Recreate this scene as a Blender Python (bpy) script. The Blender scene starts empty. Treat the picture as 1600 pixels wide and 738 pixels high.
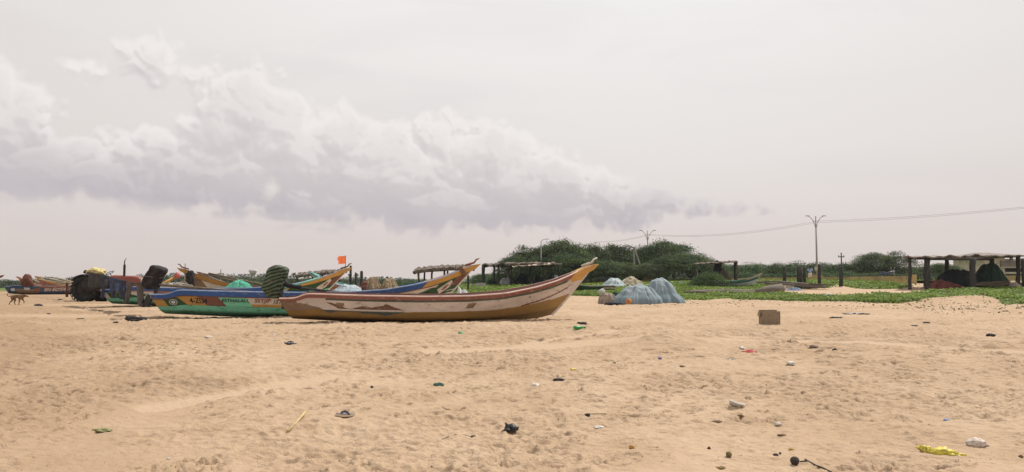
import bpy, bmesh, math, random
import numpy as np
from mathutils import Vector, Matrix, noise as mnoise

R = math.radians
SC = bpy.context.scene
COL = SC.collection

# ------------------------------------------------------------------ camera
F = 1209.0                       # focal length in photo pixels (1600 wide)
PITCH = math.atan(73.0 / F)
CAMZ = 1.75
cam_d = bpy.data.cameras.new('camera')
cam = bpy.data.objects.new('camera', cam_d)
COL.objects.link(cam)
cam.location = (0, 0, CAMZ)
cam.rotation_euler = (math.pi / 2 + PITCH, 0, 0)
cam_d.sensor_fit = 'HORIZONTAL'
cam_d.sensor_width = 36.0
cam_d.lens = 36.0 * F / 1600.0
cam_d.clip_start = 0.05
cam_d.clip_end = 6000
SC.camera = cam

# ------------------------------------------------------------------ light
SUN_EL, SUN_AZ = 55.0, 48.0      # azimuth clockwise from +Y (into the picture)
SUN_STRENGTH = 4.3
sund = bpy.data.lights.new('sun', 'SUN')
sund.energy = SUN_STRENGTH
sund.angle = R(3.0)
sund.color = (1.0, 0.95, 0.87)
sun = bpy.data.objects.new('sun', sund)
COL.objects.link(sun)
sdir = Vector((math.sin(R(SUN_AZ)) * math.cos(R(SUN_EL)), math.cos(R(SUN_AZ)) * math.cos(R(SUN_EL)), math.sin(R(SUN_EL))))
sun.rotation_euler = sdir.to_track_quat('Z', 'Y').to_euler()
sun.location = (10, 20, 60)

SC.view_settings.view_transform = 'Standard'
SC.view_settings.look = 'None'
SC.view_settings.exposure = 0.0
SC.view_settings.gamma = 1.0
SC.view_settings.use_curve_mapping = False
SC.render.engine = 'CYCLES'
SC.cycles.max_bounces = 6
SC.cycles.diffuse_bounces = 3
SC.cycles.glossy_bounces = 2
SC.cycles.transparent_max_bounces = 8
SC.cycles.transmission_bounces = 4
SC.cycles.use_denoising = True
SC.cycles.volume_bounces = 0
HAZE = 0.00022                   # density of the sea air, per metre


def lin(c):
    c = c / 255.0
    return c / 12.92 if c <= 0.04045 else ((c + 0.055) / 1.055) ** 2.4


def S(r, g, b, k=1.0):
    return (min(1, lin(r) * k), min(1, lin(g) * k), min(1, lin(b) * k), 1)


# ray through a photo pixel (1600x738 coordinates)
CP, SP = math.cos(PITCH), math.sin(PITCH)


def ray(px, py):
    a, b = (px - 800) / F, (369 - py) / F
    return Vector((a, CP - b * SP, SP + b * CP))


def P(px, py, D):
    d = ray(px, py)
    t = D / d.y
    return Vector((d.x * t, D, CAMZ + d.z * t))


# ------------------------------------------------------------------ sky
W = bpy.data.worlds.new('World')
SC.world = W
W.use_nodes = True
W.cycles.sampling_method = 'MANUAL'
W.cycles.sample_map_resolution = 512


class NT:
    """tiny node-graph writer"""
    def __init__(s, tree):
        s.t = tree

    def n(s, kind, **kw):
        nd = s.t.nodes.new(kind)
        for k, v in kw.items():
            setattr(nd, k, v)
        return nd

    def put(s, sock, v):
        if isinstance(v, bpy.types.NodeSocket):
            s.t.links.new(v, sock)
        elif v is not None:
            sock.default_value = v

    def m(s, op, a, b=None, c=None, clamp=False):
        nd = s.n('ShaderNodeMath', operation=op, use_clamp=clamp)
        for i, v in enumerate((a, b, c)):
            if v is not None:
                s.put(nd.inputs[i], v)
        return nd.outputs[0]

    def v(s, op, a, b=None):
        nd = s.n('ShaderNodeVectorMath', operation=op)
        s.put(nd.inputs[0], a)
        if b is not None:
            s.put(nd.inputs[1], b)
        return nd.outputs['Value'] if op in ('LENGTH', 'DOT_PRODUCT', 'DISTANCE') else nd.outputs['Vector']

    def vs(s, a, k):
        nd = s.n('ShaderNodeVectorMath', operation='SCALE')
        s.put(nd.inputs[0], a)
        s.put(nd.inputs['Scale'], k)
        return nd.outputs[0]

    def step(s, x, a, b, t0=0.0, t1=1.0, kind='SMOOTHSTEP'):
        nd = s.n('ShaderNodeMapRange', interpolation_type=kind, clamp=True)
        s.put(nd.inputs[0], x)
        for i, v in enumerate((a, b, t0, t1)):
            s.put(nd.inputs[i + 1], v)
        return nd.outputs[0]

    def mix(s, f, a, b, blend='MIX'):
        nd = s.n('ShaderNodeMix', data_type='RGBA', blend_type=blend)
        s.put(nd.inputs[0], f)
        s.put(nd.inputs[6], a)
        s.put(nd.inputs[7], b)
        return nd.outputs[2]

    def noise(s, vec, scale, detail=2.0, rough=0.5, dist=0.0, color=False, dims='3D'):
        nd = s.n('ShaderNodeTexNoise', noise_dimensions=dims)
        s.put(nd.inputs['Vector'], vec)
        nd.inputs['Scale'].default_value = scale
        nd.inputs['Detail'].default_value = detail
        nd.inputs['Roughness'].default_value = rough
        nd.inputs['Distortion'].default_value = dist
        return nd.outputs['Color' if color else 'Fac']


def sky_pt(px, py):
    d = ray(px, py).normalized()
    return math.atan2(d.x, d.y) * F, math.asin(d.z) * F


# cumulus built from overlapping billows given by azimuth and elevation
CLOUDS = [  # photo x, y, half width, half height, weight
    (0, 195, 58, 70, 1), (-50, 150, 70, 60, 1), (30, 262, 125, 46, 1), (130, 284, 120, 32, .9), (215, 302, 100, 20, .6),
    (240, 88, 42, 28, .62), (215, 100, 34, 22, .5), (160, 110, 46, 14, .30), (300, 112, 40, 14, .28), (240, 128, 14, 13, .4),
    (382, 165, 72, 62, 1), (345, 195, 60, 52, 1), (438, 195, 52, 48, 1), (258, 227, 75, 20, .55), (330, 265, 140, 48, .9), (395, 112, 26, 16, .35),
    (470, 240, 110, 56, 1), (528, 212, 52, 40, 1), (590, 232, 70, 44, 1), (610, 275, 150, 62, 1), (700, 222, 62, 44, .7),
    (765, 240, 70, 46, 1), (800, 285, 110, 52, 1), (860, 278, 70, 40, 1), (925, 300, 80, 32, .8), (690, 325, 190, 34, 1),
    (1000, 320, 95, 24, .55), (860, 338, 180, 24, .8), (1060, 334, 100, 12, .30), (520, 318, 150, 26, .7),
    (430, 336, 100, 9, .35), (1110, 330, 50, 7, .2), (60, 365, 130, 9, .22), (480, 352, 120, 7, .25),
]
grp = bpy.data.node_groups.new('cloud_density', 'ShaderNodeTree')
grp.interface.new_socket('P', in_out='INPUT', socket_type='NodeSocketVector')
grp.interface.new_socket('D', in_out='OUTPUT', socket_type='NodeSocketFloat')
grp.interface.new_socket('Body', in_out='OUTPUT', socket_type='NodeSocketFloat')
g = NT(grp)
gi, go = g.n('NodeGroupInput'), g.n('NodeGroupOutput')
p0 = gi.outputs[0]
w1 = g.vs(g.v('SUBTRACT', g.noise(p0, 1 / 90.0, 2, color=True), (0.5, 0.5, 0.5)), 46.0)
w2 = g.vs(g.v('SUBTRACT', g.noise(p0, 1 / 22.0, 3, color=True), (0.5, 0.5, 0.5)), 7.0)
pw = g.v('ADD', p0, g.v('ADD', w1, w2))
acc = None
for (cx, cy, rx, ry, wt) in CLOUDS:
    sx, sy = sky_pt(cx, cy)
    q = g.v('MULTIPLY', g.v('SUBTRACT', pw, (sx, sy, 0)), (0.80 / rx, 0.80 / ry, 0))
    d = g.m('MULTIPLY', g.m('SUBTRACT', 1.0, g.v('LENGTH', q)), wt)
    acc = d if acc is None else g.m('SMOOTH_MAX', acc, d, 0.16)


def billow(scale, smooth):
    vor = g.n('ShaderNodeTexVoronoi', feature='SMOOTH_F1', voronoi_dimensions='2D')
    g.put(vor.inputs['Vector'], pw)
    vor.inputs['Scale'].default_value = scale
    vor.inputs['Smoothness'].default_value = smooth
    return g.m('SUBTRACT', 0.45, vor.outputs['Distance'])


puff = g.m('ADD', g.m('MULTIPLY', billow(1 / 52.0, .35), .40), g.m('ADD', g.m('MULTIPLY', billow(1 / 23.0, .3), .32), g.m('MULTIPLY', billow(1 / 10.0, .3), .09)))
fb = g.m('MULTIPLY', g.m('SUBTRACT', g.noise(p0, 1 / 40.0, 8, 0.55), 0.5), 0.20)
g.put(go.inputs[0], g.m('ADD', acc, g.m('ADD', puff, fb)))
g.put(go.inputs[1], acc)

w = NT(W.node_tree)
W.node_tree.nodes.clear()
tc = w.n('ShaderNodeTexCoord')
dirv = w.v('NORMALIZE', tc.outputs['Generated'])
sep = w.n('ShaderNodeSeparateXYZ')
w.put(sep.inputs[0], dirv)
az = w.m('MULTIPLY', w.m('ARCTAN2', sep.outputs[0], sep.outputs[1]), F)
el = w.m('MULTIPLY', w.m('ARCSINE', sep.outputs[2]), F)
com = w.n('ShaderNodeCombineXYZ')
w.put(com.inputs[0], az)
w.put(com.inputs[1], el)
pv = com.outputs[0]
sky = w.n('ShaderNodeTexSky', sky_type='NISHITA', sun_disc=False)
sky.sun_elevation = R(SUN_EL)
sky.sun_rotation = R(SUN_AZ)
nish = w.vs(sky.outputs[0], 0.10)
# thin high overcast: warm and pinkish low down, whiter higher up, brightest above the middle
h = w.step(el, -20, 520, kind='LINEAR')
veil = w.mix(w.step(h, 0.0, 0.45), S(216, 204, 201), S(232, 225, 221))
veil = w.mix(w.step(h, 0.35, 1.0), veil, S(241, 237, 234))
gl = w.v('LENGTH', w.v('MULTIPLY', w.v('SUBTRACT', pv, (110.0, 620.0, 0)), (1 / 900.0, 1 / 560.0, 0)))
veil = w.mix(w.step(gl, 1.1, 0.0, 0, .6), veil, S(250, 249, 247))
edge = w.step(w.m('ABSOLUTE', w.m('SUBTRACT', az, 120.0)), 250, 1200)
veil = w.mix(w.m('MULTIPLY', edge, 0.16), veil, S(196, 188, 182))
sm = w.noise(w.v('MULTIPLY', pv, (1 / 380.0, 1 / 90.0, 0)), 1.0, 5, 0.5, 0.6, dims='2D')
veil = w.mix(w.m('MULTIPLY', w.step(sm, 0.40, 0.75), 0.16), veil, S(210, 202, 203))
base = w.mix(0.95, nish, veil)


def dens(v):
    nd = w.n('ShaderNodeGroup')
    nd.node_tree = grp
    w.put(nd.inputs[0], v)
    return nd.outputs[0], nd.outputs[1]


d0, body = dens(pv)
d1, _ = dens(w.v('ADD', pv, (3.0, 7.0, 0)))
d2, body2 = dens(w.v('ADD', pv, (6.0, 40.0, 0)))
alpha = w.step(d0, 0.0, 0.36)
fine = w.step(w.m('SUBTRACT', d0, d1), -0.30, 0.30)          # crisp billows, lit on their upper edge
mid = w.step(w.m('SUBTRACT', body, body2), -0.7, 0.7)           # whole heads, shaded away from the light
base_px = w.n('ShaderNodeFloatCurve')
cvm = base_px.mapping
pts = [(-100, 308), (0, 312), (180, 318), (300, 330), (430, 345), (560, 356), (700, 367), (860, 367), (980, 366), (1100, 362), (1250, 360)]
A0, A1 = sky_pt(-100, 330)[0], sky_pt(1250, 330)[0]
cv = cvm.curves[0]
cp = [((sky_pt(x, y)[0] - A0) / (A1 - A0), sky_pt(x, y)[1] / 200.0) for x, y in pts]
cv.points[0].location = cp[0]
cv.points[-1].location = cp[-1]
for c_ in cp[1:-1]:
    cv.points.new(*c_)
cvm.update()
w.put(base_px.inputs['Value'], w.step(az, A0, A1, kind='LINEAR'))
jit = w.m('MULTIPLY', w.m('SUBTRACT', w.noise(w.v('MULTIPLY', pv, (1 / 90.0, 1 / 45.0, 0)), 1.0, 5, .55), 0.5), 70.0)
hb = w.m('SUBTRACT', el, w.m('MULTIPLY', base_px.outputs[0], 200.0))
alpha = w.m('MULTIPLY', alpha, w.step(w.m('ADD', hb, w.m('MULTIPLY', jit, .12)), -20, 16))
low = w.step(w.m('ADD', hb, jit), -15, 125)
cc = w.mix(low, S(182, 176, 184), S(220, 213, 212))
cc = w.mix(w.step(w.m('ADD', hb, jit), 70, 190), cc, S(227, 221, 219))
mott = w.noise(pv, 1 / 75.0, 5, .55)
cc = w.mix(w.m('MULTIPLY', w.step(mott, .62, .36), .38), cc, S(201, 193, 198))
rim = w.step(d0, .75, .12)
lit = w.m('ADD', w.m('MULTIPLY', fine, 0.62), w.m('MULTIPLY', mid, 0.38))
cc = w.mix(w.m('MULTIPLY', w.step(lit, 0.45, 0.78), w.m('MULTIPLY', low, w.m('ADD', .38, w.m('MULTIPLY', rim, .55)))), cc, S(246, 241, 238))
cc = w.mix(w.m('MULTIPLY', w.step(lit, 0.52, 0.15), 0.42), cc, S(199, 191, 195))
fac = w.m('MULTIPLY', alpha, 0.90)
front = w.step(w.m('ABSOLUTE', az), 1500, 2100, 1, 0)
final = w.mix(w.m('MULTIPLY', fac, front), base, cc)
bg = w.n('ShaderNodeBackground')
w.put(bg.inputs[0], final)
bg.inputs[1].default_value = 1.0
wo = w.n('ShaderNodeOutputWorld')
W.node_tree.links.new(bg.outputs[0], wo.inputs[0])

# ------------------------------------------------------------------ numpy noise
_rs = np.random.RandomState(7)
_perm = _rs.permutation(512).astype(np.int64)
_grad = _rs.rand(512) * 2 * np.pi
_gx, _gy = np.cos(_grad), np.sin(_grad)


def perlin(x, y, seed=0):
    x = np.asarray(x, float) + seed * 17.31
    y = np.asarray(y, float) + seed * 9.77
    xi, yi = np.floor(x).astype(np.int64), np.floor(y).astype(np.int64)
    xf, yf = x - xi, y - yi
    u, v = xf * xf * xf * (xf * (xf * 6 - 15) + 10), yf * yf * yf * (yf * (yf * 6 - 15) + 10)

    def gr(ix, iy, dx, dy):
        hsh = _perm[(_perm[(ix + 41 * seed) & 511] + iy) & 511]
        return _gx[hsh] * dx + _gy[hsh] * dy
    a = gr(xi, yi, xf, yf)
    b = gr(xi + 1, yi, xf - 1, yf)
    c = gr(xi, yi + 1, xf, yf - 1)
    d = gr(xi + 1, yi + 1, xf - 1, yf - 1)
    return (a + u * (b - a) + v * ((c + u * (d - c)) - (a + u * (b - a)))) * 1.41


def fbm(x, y, oct=4, seed=0, gain=0.5):
    s, amp, f = 0, 1.0, 1.0
    for i in range(oct):
        s = s + amp * perlin(x * f, y * f, seed + i)
        amp *= gain
        f *= 2.03
    return s


def sstep(a, b, x):
    t = np.clip((np.asarray(x, float) - a) / (b - a), 0, 1)
    return t * t * (3 - 2 * t)


# ------------------------------------------------------------------ terrain
def T(x, y):
    """height of the beach and the low dune behind it"""
    x, y = np.asarray(x, float), np.asarray(y, float)
    z = 0.65 * sstep(8, 21, y) + 0.12 * sstep(20, 34, y)
    u = np.clip(x / np.maximum(y, 1.0), -1.5, 1.5)
    zf = np.interp(u, [-0.62, -0.40, -0.22, -0.06, 0.10, 0.28, 0.45, 0.9], [0.72, 0.72, 0.95, 1.35, 1.5, 1.82, 1.95, 1.95])
    t = np.clip((y - 34) / 41.0, 0, 1)
    z = z + (zf - 0.77) * (t ** 1.6)
    return z


def undulate(x, y):
    """soft swells of the trodden sand"""
    m = 1 - sstep(40, 60, y)
    a = 0.045 * perlin(x / 3.1, y / 2.4, 3) + 0.022 * perlin(x / 1.1 + y * .2, y / 0.9, 5)
    mound = 0.22 * np.exp(-(((x - 3.25) / 1.0) ** 2 + ((y - 16.6) / 0.55) ** 2))
    ridge = 0.10 * np.exp(-(((x + 5.0 - (y - 12.4) * 1.6) / 1.1) ** 2 + ((y - 12.4) / 0.30) ** 2))
    dune = 0.30 * np.exp(-(((x - 23.0) / 3.0) ** 2 + ((y - 38.0) / 2.4) ** 2))
    return (a + mound + ridge) * m + dune


GRID = None                      # the finished ground: radii, angles, heights


def Hg(x, y):
    if GRID is not None and y > 4:
        r, th, z, ap = GRID
        rr, tt = math.hypot(x, y - ap), math.atan2(x, y - ap)
        i = min(max(int(np.searchsorted(r, rr)) - 1, 0), len(r) - 2)
        j = min(max(int(np.searchsorted(th, tt)) - 1, 0), len(th) - 2)
        a, b = (rr - r[i]) / (r[i + 1] - r[i]), (tt - th[j]) / (th[j + 1] - th[j])
        return float((z[i, j] * (1 - a) + z[i + 1, j] * a) * (1 - b) + (z[i, j + 1] * (1 - a) + z[i + 1, j + 1] * a) * b)
    return float(T(x, y) + undulate(x, y))


def G(px, py, lift=0.0):
    """where the ray through a photo pixel meets the ground"""
    d = ray(px, py)
    d = d / d.y
    D = 3.0
    prev = D
    while D < 400:
        if CAMZ + d.z * D <= float(T(d.x * D, D)):
            lo, hi = prev, D
            for _ in range(30):
                mid = (lo + hi) / 2
                if CAMZ + d.z * mid <= float(T(d.x * mid, mid)):
                    hi = mid
                else:
                    lo = mid
            D = hi
            break
        prev = D
        D *= 1.01
    return Vector((d.x * D, D, Hg(d.x * D, D) + lift))


# ------------------------------------------------------------------ object helpers
def tag(o, label=None, cat=None, group=None, kind=None):
    if label: o['label'] = label
    if cat: o['category'] = cat
    if group: o['group'] = group
    if kind: o['kind'] = kind
    return o


def thing(name, label, cat, loc=(0, 0, 0), rz=0.0, group=None):
    o = bpy.data.objects.new(name, None)
    COL.objects.link(o)
    o.empty_display_size = 0.2
    o.location = loc
    o.rotation_euler = (0, 0, rz)
    return tag(o, label, cat, group)


def link(name, me, mats, parent=None, smooth=True):
    if not isinstance(mats, (list, tuple)):
        mats = [mats]
    for m in mats:
        me.materials.append(m)
    if smooth:
        me.polygons.foreach_set('use_smooth', [True] * len(me.polygons))
    o = bpy.data.objects.new(name, me)
    COL.objects.link(o)
    if parent is not None:
        o.parent = parent
    return o


def copy_tree(o, parent=None):
    c = o.copy()
    COL.objects.link(c)
    if parent is not None:
        c.parent = parent
    for ch in list(o.children):
        copy_tree(ch, c)
    return c


class MB:
    """collects shapes into one mesh"""
    def __init__(s):
        s.V, s.Fc, s.M = [], [], []

    def add(s, vs, fs, mi=0):
        o = len(s.V)
        s.V += [tuple(v) for v in vs]
        s.Fc += [tuple(i + o for i in f) for f in fs]
        s.M += [mi] * len(fs)

    def box(s, c, size, rot=None, mi=0, taper=1.0, jit=0.0):
        hx, hy, hz = size[0] / 2, size[1] / 2, size[2] / 2
        vs = []
        for z in (-1, 1):
            k = taper if z > 0 else 1
            for (a, b) in ((-1, -1), (1, -1), (1, 1), (-1, 1)):
                v = Vector((a * hx * k + random.uniform(-jit, jit), b * hy * k + random.uniform(-jit, jit), z * hz + random.uniform(-jit, jit)))
                if rot is not None:
                    v = rot @ v
                vs.append(v + Vector(c))
        s.add(vs, [(0, 3, 2, 1), (4, 5, 6, 7), (0, 1, 5, 4), (1, 2, 6, 5), (2, 3, 7, 6), (3, 0, 4, 7)], mi)
        return s

    def tube(s, pts, rad, n=8, mi=0, cap=True, flat=None):
        pts = [Vector(p) for p in pts]
        if not isinstance(rad, (list, tuple)):
            rad = [rad] * len(pts)
        vs, fs = [], []
        for i, p in enumerate(pts):
            t = (pts[min(i + 1, len(pts) - 1)] - pts[max(i - 1, 0)])
            t = t.normalized() if t.length > 1e-9 else Vector((0, 0, 1))
            up = Vector((0, 0, 1)) if abs(t.z) < 0.92 else Vector((1, 0, 0))
            a = t.cross(up).normalized()
            b = a.cross(t).normalized()
            for k in range(n):
                an = 2 * math.pi * k / n
                vs.append(p + a * math.cos(an) * rad[i] + b * math.sin(an) * rad[i] * (flat or 1.0))
        for i in range(len(pts) - 1):
            for k in range(n):
                fs.append((i * n + k, i * n + (k + 1) % n, (i + 1) * n + (k + 1) % n, (i + 1) * n + k))
        if cap:
            fs.append(tuple(range(n))[::-1])
            fs.append(tuple((len(pts) - 1) * n + k for k in range(n)))
        s.add(vs, fs, mi)
        return s

    def rings(s, rs, closed=True, mi=0, cap=True):
        """rs: list of rings (equal length lists of points)"""
        n = len(rs[0])
        vs = [v for r in rs for v in r]
        fs = []
        for i in range(len(rs) - 1):
            for k in range(n if closed else n - 1):
                fs.append((i * n + k, i * n + (k + 1) % n, (i + 1) * n + (k + 1) % n, (i + 1) * n + k))
        if cap and closed:
            fs.append(tuple(range(n))[::-1])
            fs.append(tuple((len(rs) - 1) * n + k for k in range(n)))
        s.add(vs, fs, mi)
        return s

    def prism(s, poly, y0, y1, mi=0):
        """polygon in x,z extruded along y"""
        n = len(poly)
        vs = [(x, y0, z) for x, z in poly] + [(x, y1, z) for x, z in poly]
        fs = [tuple(range(n)), tuple(range(n, 2 * n))[::-1]]
        for k in range(n):
            fs.append((k, n + k, n + (k + 1) % n, (k + 1) % n))
        s.add(vs, fs, mi)
        return s

    def mesh(s, name='mesh'):
        me = bpy.data.meshes.new(name)
        me.from_pydata(s.V, [], s.Fc)
        me.polygons.foreach_set('material_index', s.M)
        me.update()
        return me

    def build(s, name, mats, parent=None, smooth=False):
        return link(name, s.mesh(name), mats, parent, smooth)


def np_mesh(name, verts, quads, mat_idx=None):
    me = bpy.data.meshes.new(name)
    nv, nf = len(verts), len(quads)
    k = quads.shape[1]
    me.vertices.add(nv)
    me.vertices.foreach_set('co', np.ascontiguousarray(verts, np.float32).ravel())
    me.loops.add(nf * k)
    me.loops.foreach_set('vertex_index', np.ascontiguousarray(quads, np.int32).ravel())
    me.polygons.add(nf)
    me.polygons.foreach_set('loop_start', np.arange(0, nf * k, k, dtype=np.int32))
    if mat_idx is not None:
        me.polygons.foreach_set('material_index', np.ascontiguousarray(mat_idx, np.int32))
    me.update(calc_edges=True)
    me.validate()
    return me


# ------------------------------------------------------------------ materials
def M(name, col, rough=0.75, var=0.18, scale=3.0, bump=0.0, bscale=20.0, stain=None, stain_amt=0.3, stain_scale=2.0,
      stretch=(1, 1, 1), metal=0.0, spec=0.3, transl=0.0, coords='Object'):
    m = bpy.data.materials.new(name)
    m.use_nodes = True
    t = NT(m.node_tree)
    b = m.node_tree.nodes['Principled BSDF']
    b.inputs['Roughness'].default_value = rough
    b.inputs['Metallic'].default_value = metal
    b.inputs['Specular IOR Level'].default_value = spec
    tc = t.n('ShaderNodeTexCoord')
    v = t.v('MULTIPLY', tc.outputs[coords], stretch)
    n1 = t.noise(v, scale, 5, 0.6)
    c = t.mix(t.step(n1, 0.25, 0.75), tuple(x * (1 - var) for x in col[:3]) + (1,), tuple(min(1, x * (1 + var)) for x in col[:3]) + (1,))
    if stain is not None:
        n2 = t.noise(v, stain_scale, 7, 0.68)
        c = t.mix(t.m('MULTIPLY', t.step(n2, 0.585 - 0.2 * stain_amt, 0.68), .8), c, stain)
    t.put(b.inputs['Base Color'], c)
    if bump:
        bp = t.n('ShaderNodeBump')
        bp.inputs['Strength'].default_value = 1.0
        bp.inputs['Distance'].default_value = bump
        t.put(bp.inputs['Height'], t.noise(v, bscale, 4, 0.6))
        t.put(b.inputs['Normal'], bp.outputs[0])
    if transl:
        tr = t.n('ShaderNodeBsdfTranslucent')
        t.put(tr.inputs[0], c)
        ms = t.n('ShaderNodeMixShader')
        ms.inputs[0].default_value = transl
        m.node_tree.links.new(b.outputs[0], ms.inputs[1])
        m.node_tree.links.new(tr.outputs[0], ms.inputs[2])
        m.node_tree.links.new(ms.outputs[0], m.node_tree.nodes['Material Output'].inputs[0])
    return m


def paint(name, col, wear=(0.35, 0.30, 0.25, 1), amt=0.25):
    """faded boat paint with scuffs and dirt running along the planks"""
    g_ = .3 * col[0] + .55 * col[1] + .15 * col[2]
    col = tuple((x * .86 + g_ * .14) * .95 for x in col[:3]) + (1,)
    wear = tuple(x * .9 for x in wear[:3]) + (1,)
    return M(name, col, 0.6, 0.13, 1.3, 0.002, 60, wear, amt, 8.0, (0.8, 1, 1.6), spec=0.25)
# ------------------------------------------------------------------ the beach
def in_poly(x, y, poly):
    x, y = np.asarray(x), np.asarray(y)
    r = np.zeros(x.shape, bool)
    n = len(poly)
    for i in range(n):
        x1, y1 = poly[i]
        x2, y2 = poly[(i + 1) % n]
        c = ((y1 > y) != (y2 > y)) & (x < (x2 - x1) * (y - y1) / (y2 - y1 + 1e-12) + x1)
        r ^= c
    return r


def gp(*pts):
    return [tuple(G(px, py).xy) for px, py in pts]


# creeping plants: regions on the ground
VEG = [
    gp((560, 452), (700, 463), (770, 470), (860, 466), (890, 463), (935, 463), (1000, 468), (1060, 470), (1130, 468), (1200, 469.5),
       (1240, 470), (1300, 471.5), (1400, 474.5), (1440, 472), (1470, 468), (1505, 466.5), (1540, 471), (1570, 477), (1615, 475),
       (1640, 452), (1600, 447.5), (1560, 450), (1500, 454), (1430, 459), (1330, 462.5), (1250, 464.5), (1235, 459.5), (1170, 461), (1180, 456),
       (1225, 452), (1290, 450)) + [(32.0, 76.0), (45, 84), (40, 130), (-8, 130), (-18, 80)],
    gp((1345, 451.5), (1415, 451.5), (1424, 447)) + [(34.5, 74), (30, 74)],
]
DRY = gp((1180, 457), (1245, 452), (1330, 446.5), (1420, 446), (1440, 456), (1330, 462), (1240, 464))


def vegmask(x, y):
    jx = 0.9 * perlin(x / 1.7, y / 1.7, 11) + 0.35 * perlin(x / .5, y / .5, 12)
    jy = 1.6 * perlin(x / 2.2, y / 2.6, 13) + 0.5 * perlin(x / .6, y / .7, 14)
    k = np.clip((y - 25) / 30, 0.25, 1)
    a = np.zeros(np.shape(x), bool)
    for p in VEG:
        a |= in_poly(x + jx * k, y + jy * k, p)
    return a


def build_ground():
    ap = -4.0
    r = [0.6]
    while r[-1] < 9.6: r.append(r[-1] * 1.16)
    while r[-1] < 21: r.append(r[-1] + 0.024)
    while r[-1] < 45: r.append(r[-1] + 0.024 + (r[-1] - 21) * 0.004)
    while r[-1] < 110: r.append(r[-1] + 0.15 + (r[-1] - 45) * 0.02)
    while r[-1] < 2300: r.append(r[-1] * 1.09)
    r = np.array(r)
    th = np.concatenate([np.linspace(-180, -40, 36)[:-1], np.linspace(-40, 40, 801), np.linspace(40, 180, 36)[1:-1]])
    th = np.radians(th)
    RR, TH = np.meshgrid(r, th, indexing='ij')
    X, Y = RR * np.sin(TH), ap + RR * np.cos(TH)
    z = T(X, Y) + undulate(X, Y)
    # trodden texture: small dimples, streaks and footprints
    near = (1 - sstep(46, 60, Y)) * sstep(2, 5, Y)
    track = np.zeros_like(X)
    for (a, b, wd) in TRACKS:
        a, b = np.array(a), np.array(b)
        d = b - a
        L2 = (d ** 2).sum()
        tt = np.clip(((X - a[0]) * d[0] + (Y - a[1]) * d[1]) / L2, 0, 1)
        dist = np.hypot(X - a[0] - tt * d[0], Y - a[1] - tt * d[1])
        track = np.maximum(track, 1 - sstep(wd * .55, wd, dist + .10 * perlin(X / .8, Y / .8, 40)))
    patch = 0.45 + 0.55 * sstep(-0.30, 0.30, fbm(X / 3.4, Y / 2.6, 3, 21))
    calm = sstep(-0.05, 0.25, perlin(X / 4.5 + 3.1, Y / 2.2, 24) - 0.02 * (X + 2)) * sstep(15, 9, Y)
    patch = patch * (1 - 0.75 * calm) * (1 - 0.9 * track)
    wx, wy = X + .12 * perlin(X / .5, Y / .4, 41), Y + .10 * perlin(X / .5, Y / .4, 42)
    rid = (1 - np.abs(perlin(wx / 0.42, wy / 0.25, 30))) ** 2
    rid2 = (1 - np.abs(perlin(wx / 0.20 + 2, wy / 0.13, 31))) ** 2
    rid3 = (1 - np.abs(perlin(X / 0.11 + 2, Y / 0.075, 32))) ** 2
    dim = 0.044 * (rid - 0.5) + 0.038 * (rid2 - 0.5) + 0.017 * (rid3 - .5) + 0.016 * perlin(X / .34, Y / .22, 33) + 0.014 * perlin(X / .13, Y / .09, 34) - 0.11 * np.maximum(0, perlin(X / .23 + 9, Y / .15, 38) - .38)
    # oblique wind and wheel streaks on the left
    s_ = -X * 0.72 + Y * 0.69
    strk = 0.022 * perlin((X * .69 + Y * .72) / 1.3, s_ / 0.17, 36) * sstep(3, -5, X)
    z = z + near * (patch * dim + strk * (1 - track)) - 0.035 * track * near
    # footprints
    rng = np.random.RandomState(3)
    nfp = 8500
    fy = 6.2 + 32 * rng.rand(nfp) ** 1.25
    fx = (rng.rand(nfp) * 2 - 1) * (fy * 0.70 + 1.0)
    for i in range(nfp):
        x0, y0 = fx[i], fy[i]
        if perlin(x0 / 2.2, y0 / 2.2, 50) < -0.12: continue
        a = rng.uniform(.05, .12) * (1.35 if rng.rand() < .15 else 1) * (1 + .25 * (y0 > 14))
        b = a * rng.uniform(.34, .58)
        dep = rng.uniform(.024, .068) * (.75 + .25 * (y0 > 11))
        ang = rng.normal(np.interp(x0 / y0, [-.5, -.1, .4], [.95, .45, .05]), 0.38)
        rr, tt = math.hypot(x0, y0 - ap), math.atan2(x0, y0 - ap)
        m = 2.3 * a
        i0, i1 = np.searchsorted(r, rr - m), np.searchsorted(r, rr + m)
        j0, j1 = np.searchsorted(th, tt - m / rr), np.searchsorted(th, tt + m / rr)
        if i1 <= i0 or j1 <= j0: continue
        sx, sy = X[i0:i1, j0:j1] - x0, Y[i0:i1, j0:j1] - y0
        u = (sx * math.cos(ang) + sy * math.sin(ang)) / a
        v = (-sx * math.sin(ang) + sy * math.cos(ang)) / b
        q = np.sqrt(u * u + v * v) + 0.22 * np.sin(u * 3.3 + i) * np.cos(v * 2.1 + 2 * i)
        z[i0:i1, j0:j1] += (-dep * (.35 + .65 * np.clip(.5 + .6 * v, 0, 1)) / (1 + np.exp((q - 1) * 11)) + dep * .42 * np.exp(-(q - 1.35) ** 2 * 9)) * (1 - track[i0:i1, j0:j1])
    global GRID
    GRID = (r, th, z, ap)
    nr, nt = X.shape
    verts = np.stack([X, Y, z], -1).reshape(-1, 3)
    i, j = np.meshgrid(np.arange(nr - 1), np.arange(nt), indexing='ij')
    a = i * nt + j
    b = i * nt + (j + 1) % nt
    quads = np.stack([a, b, b + nt, a + nt], -1).reshape(-1, 4)
    # close the middle
    verts = np.vstack([verts, [[0, ap, 0]]])
    me = np_mesh('beach_ground', verts, quads[:, ::-1])
    veg = np.zeros(len(verts), np.float32)
    far = verts[:, 1] > 26
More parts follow.
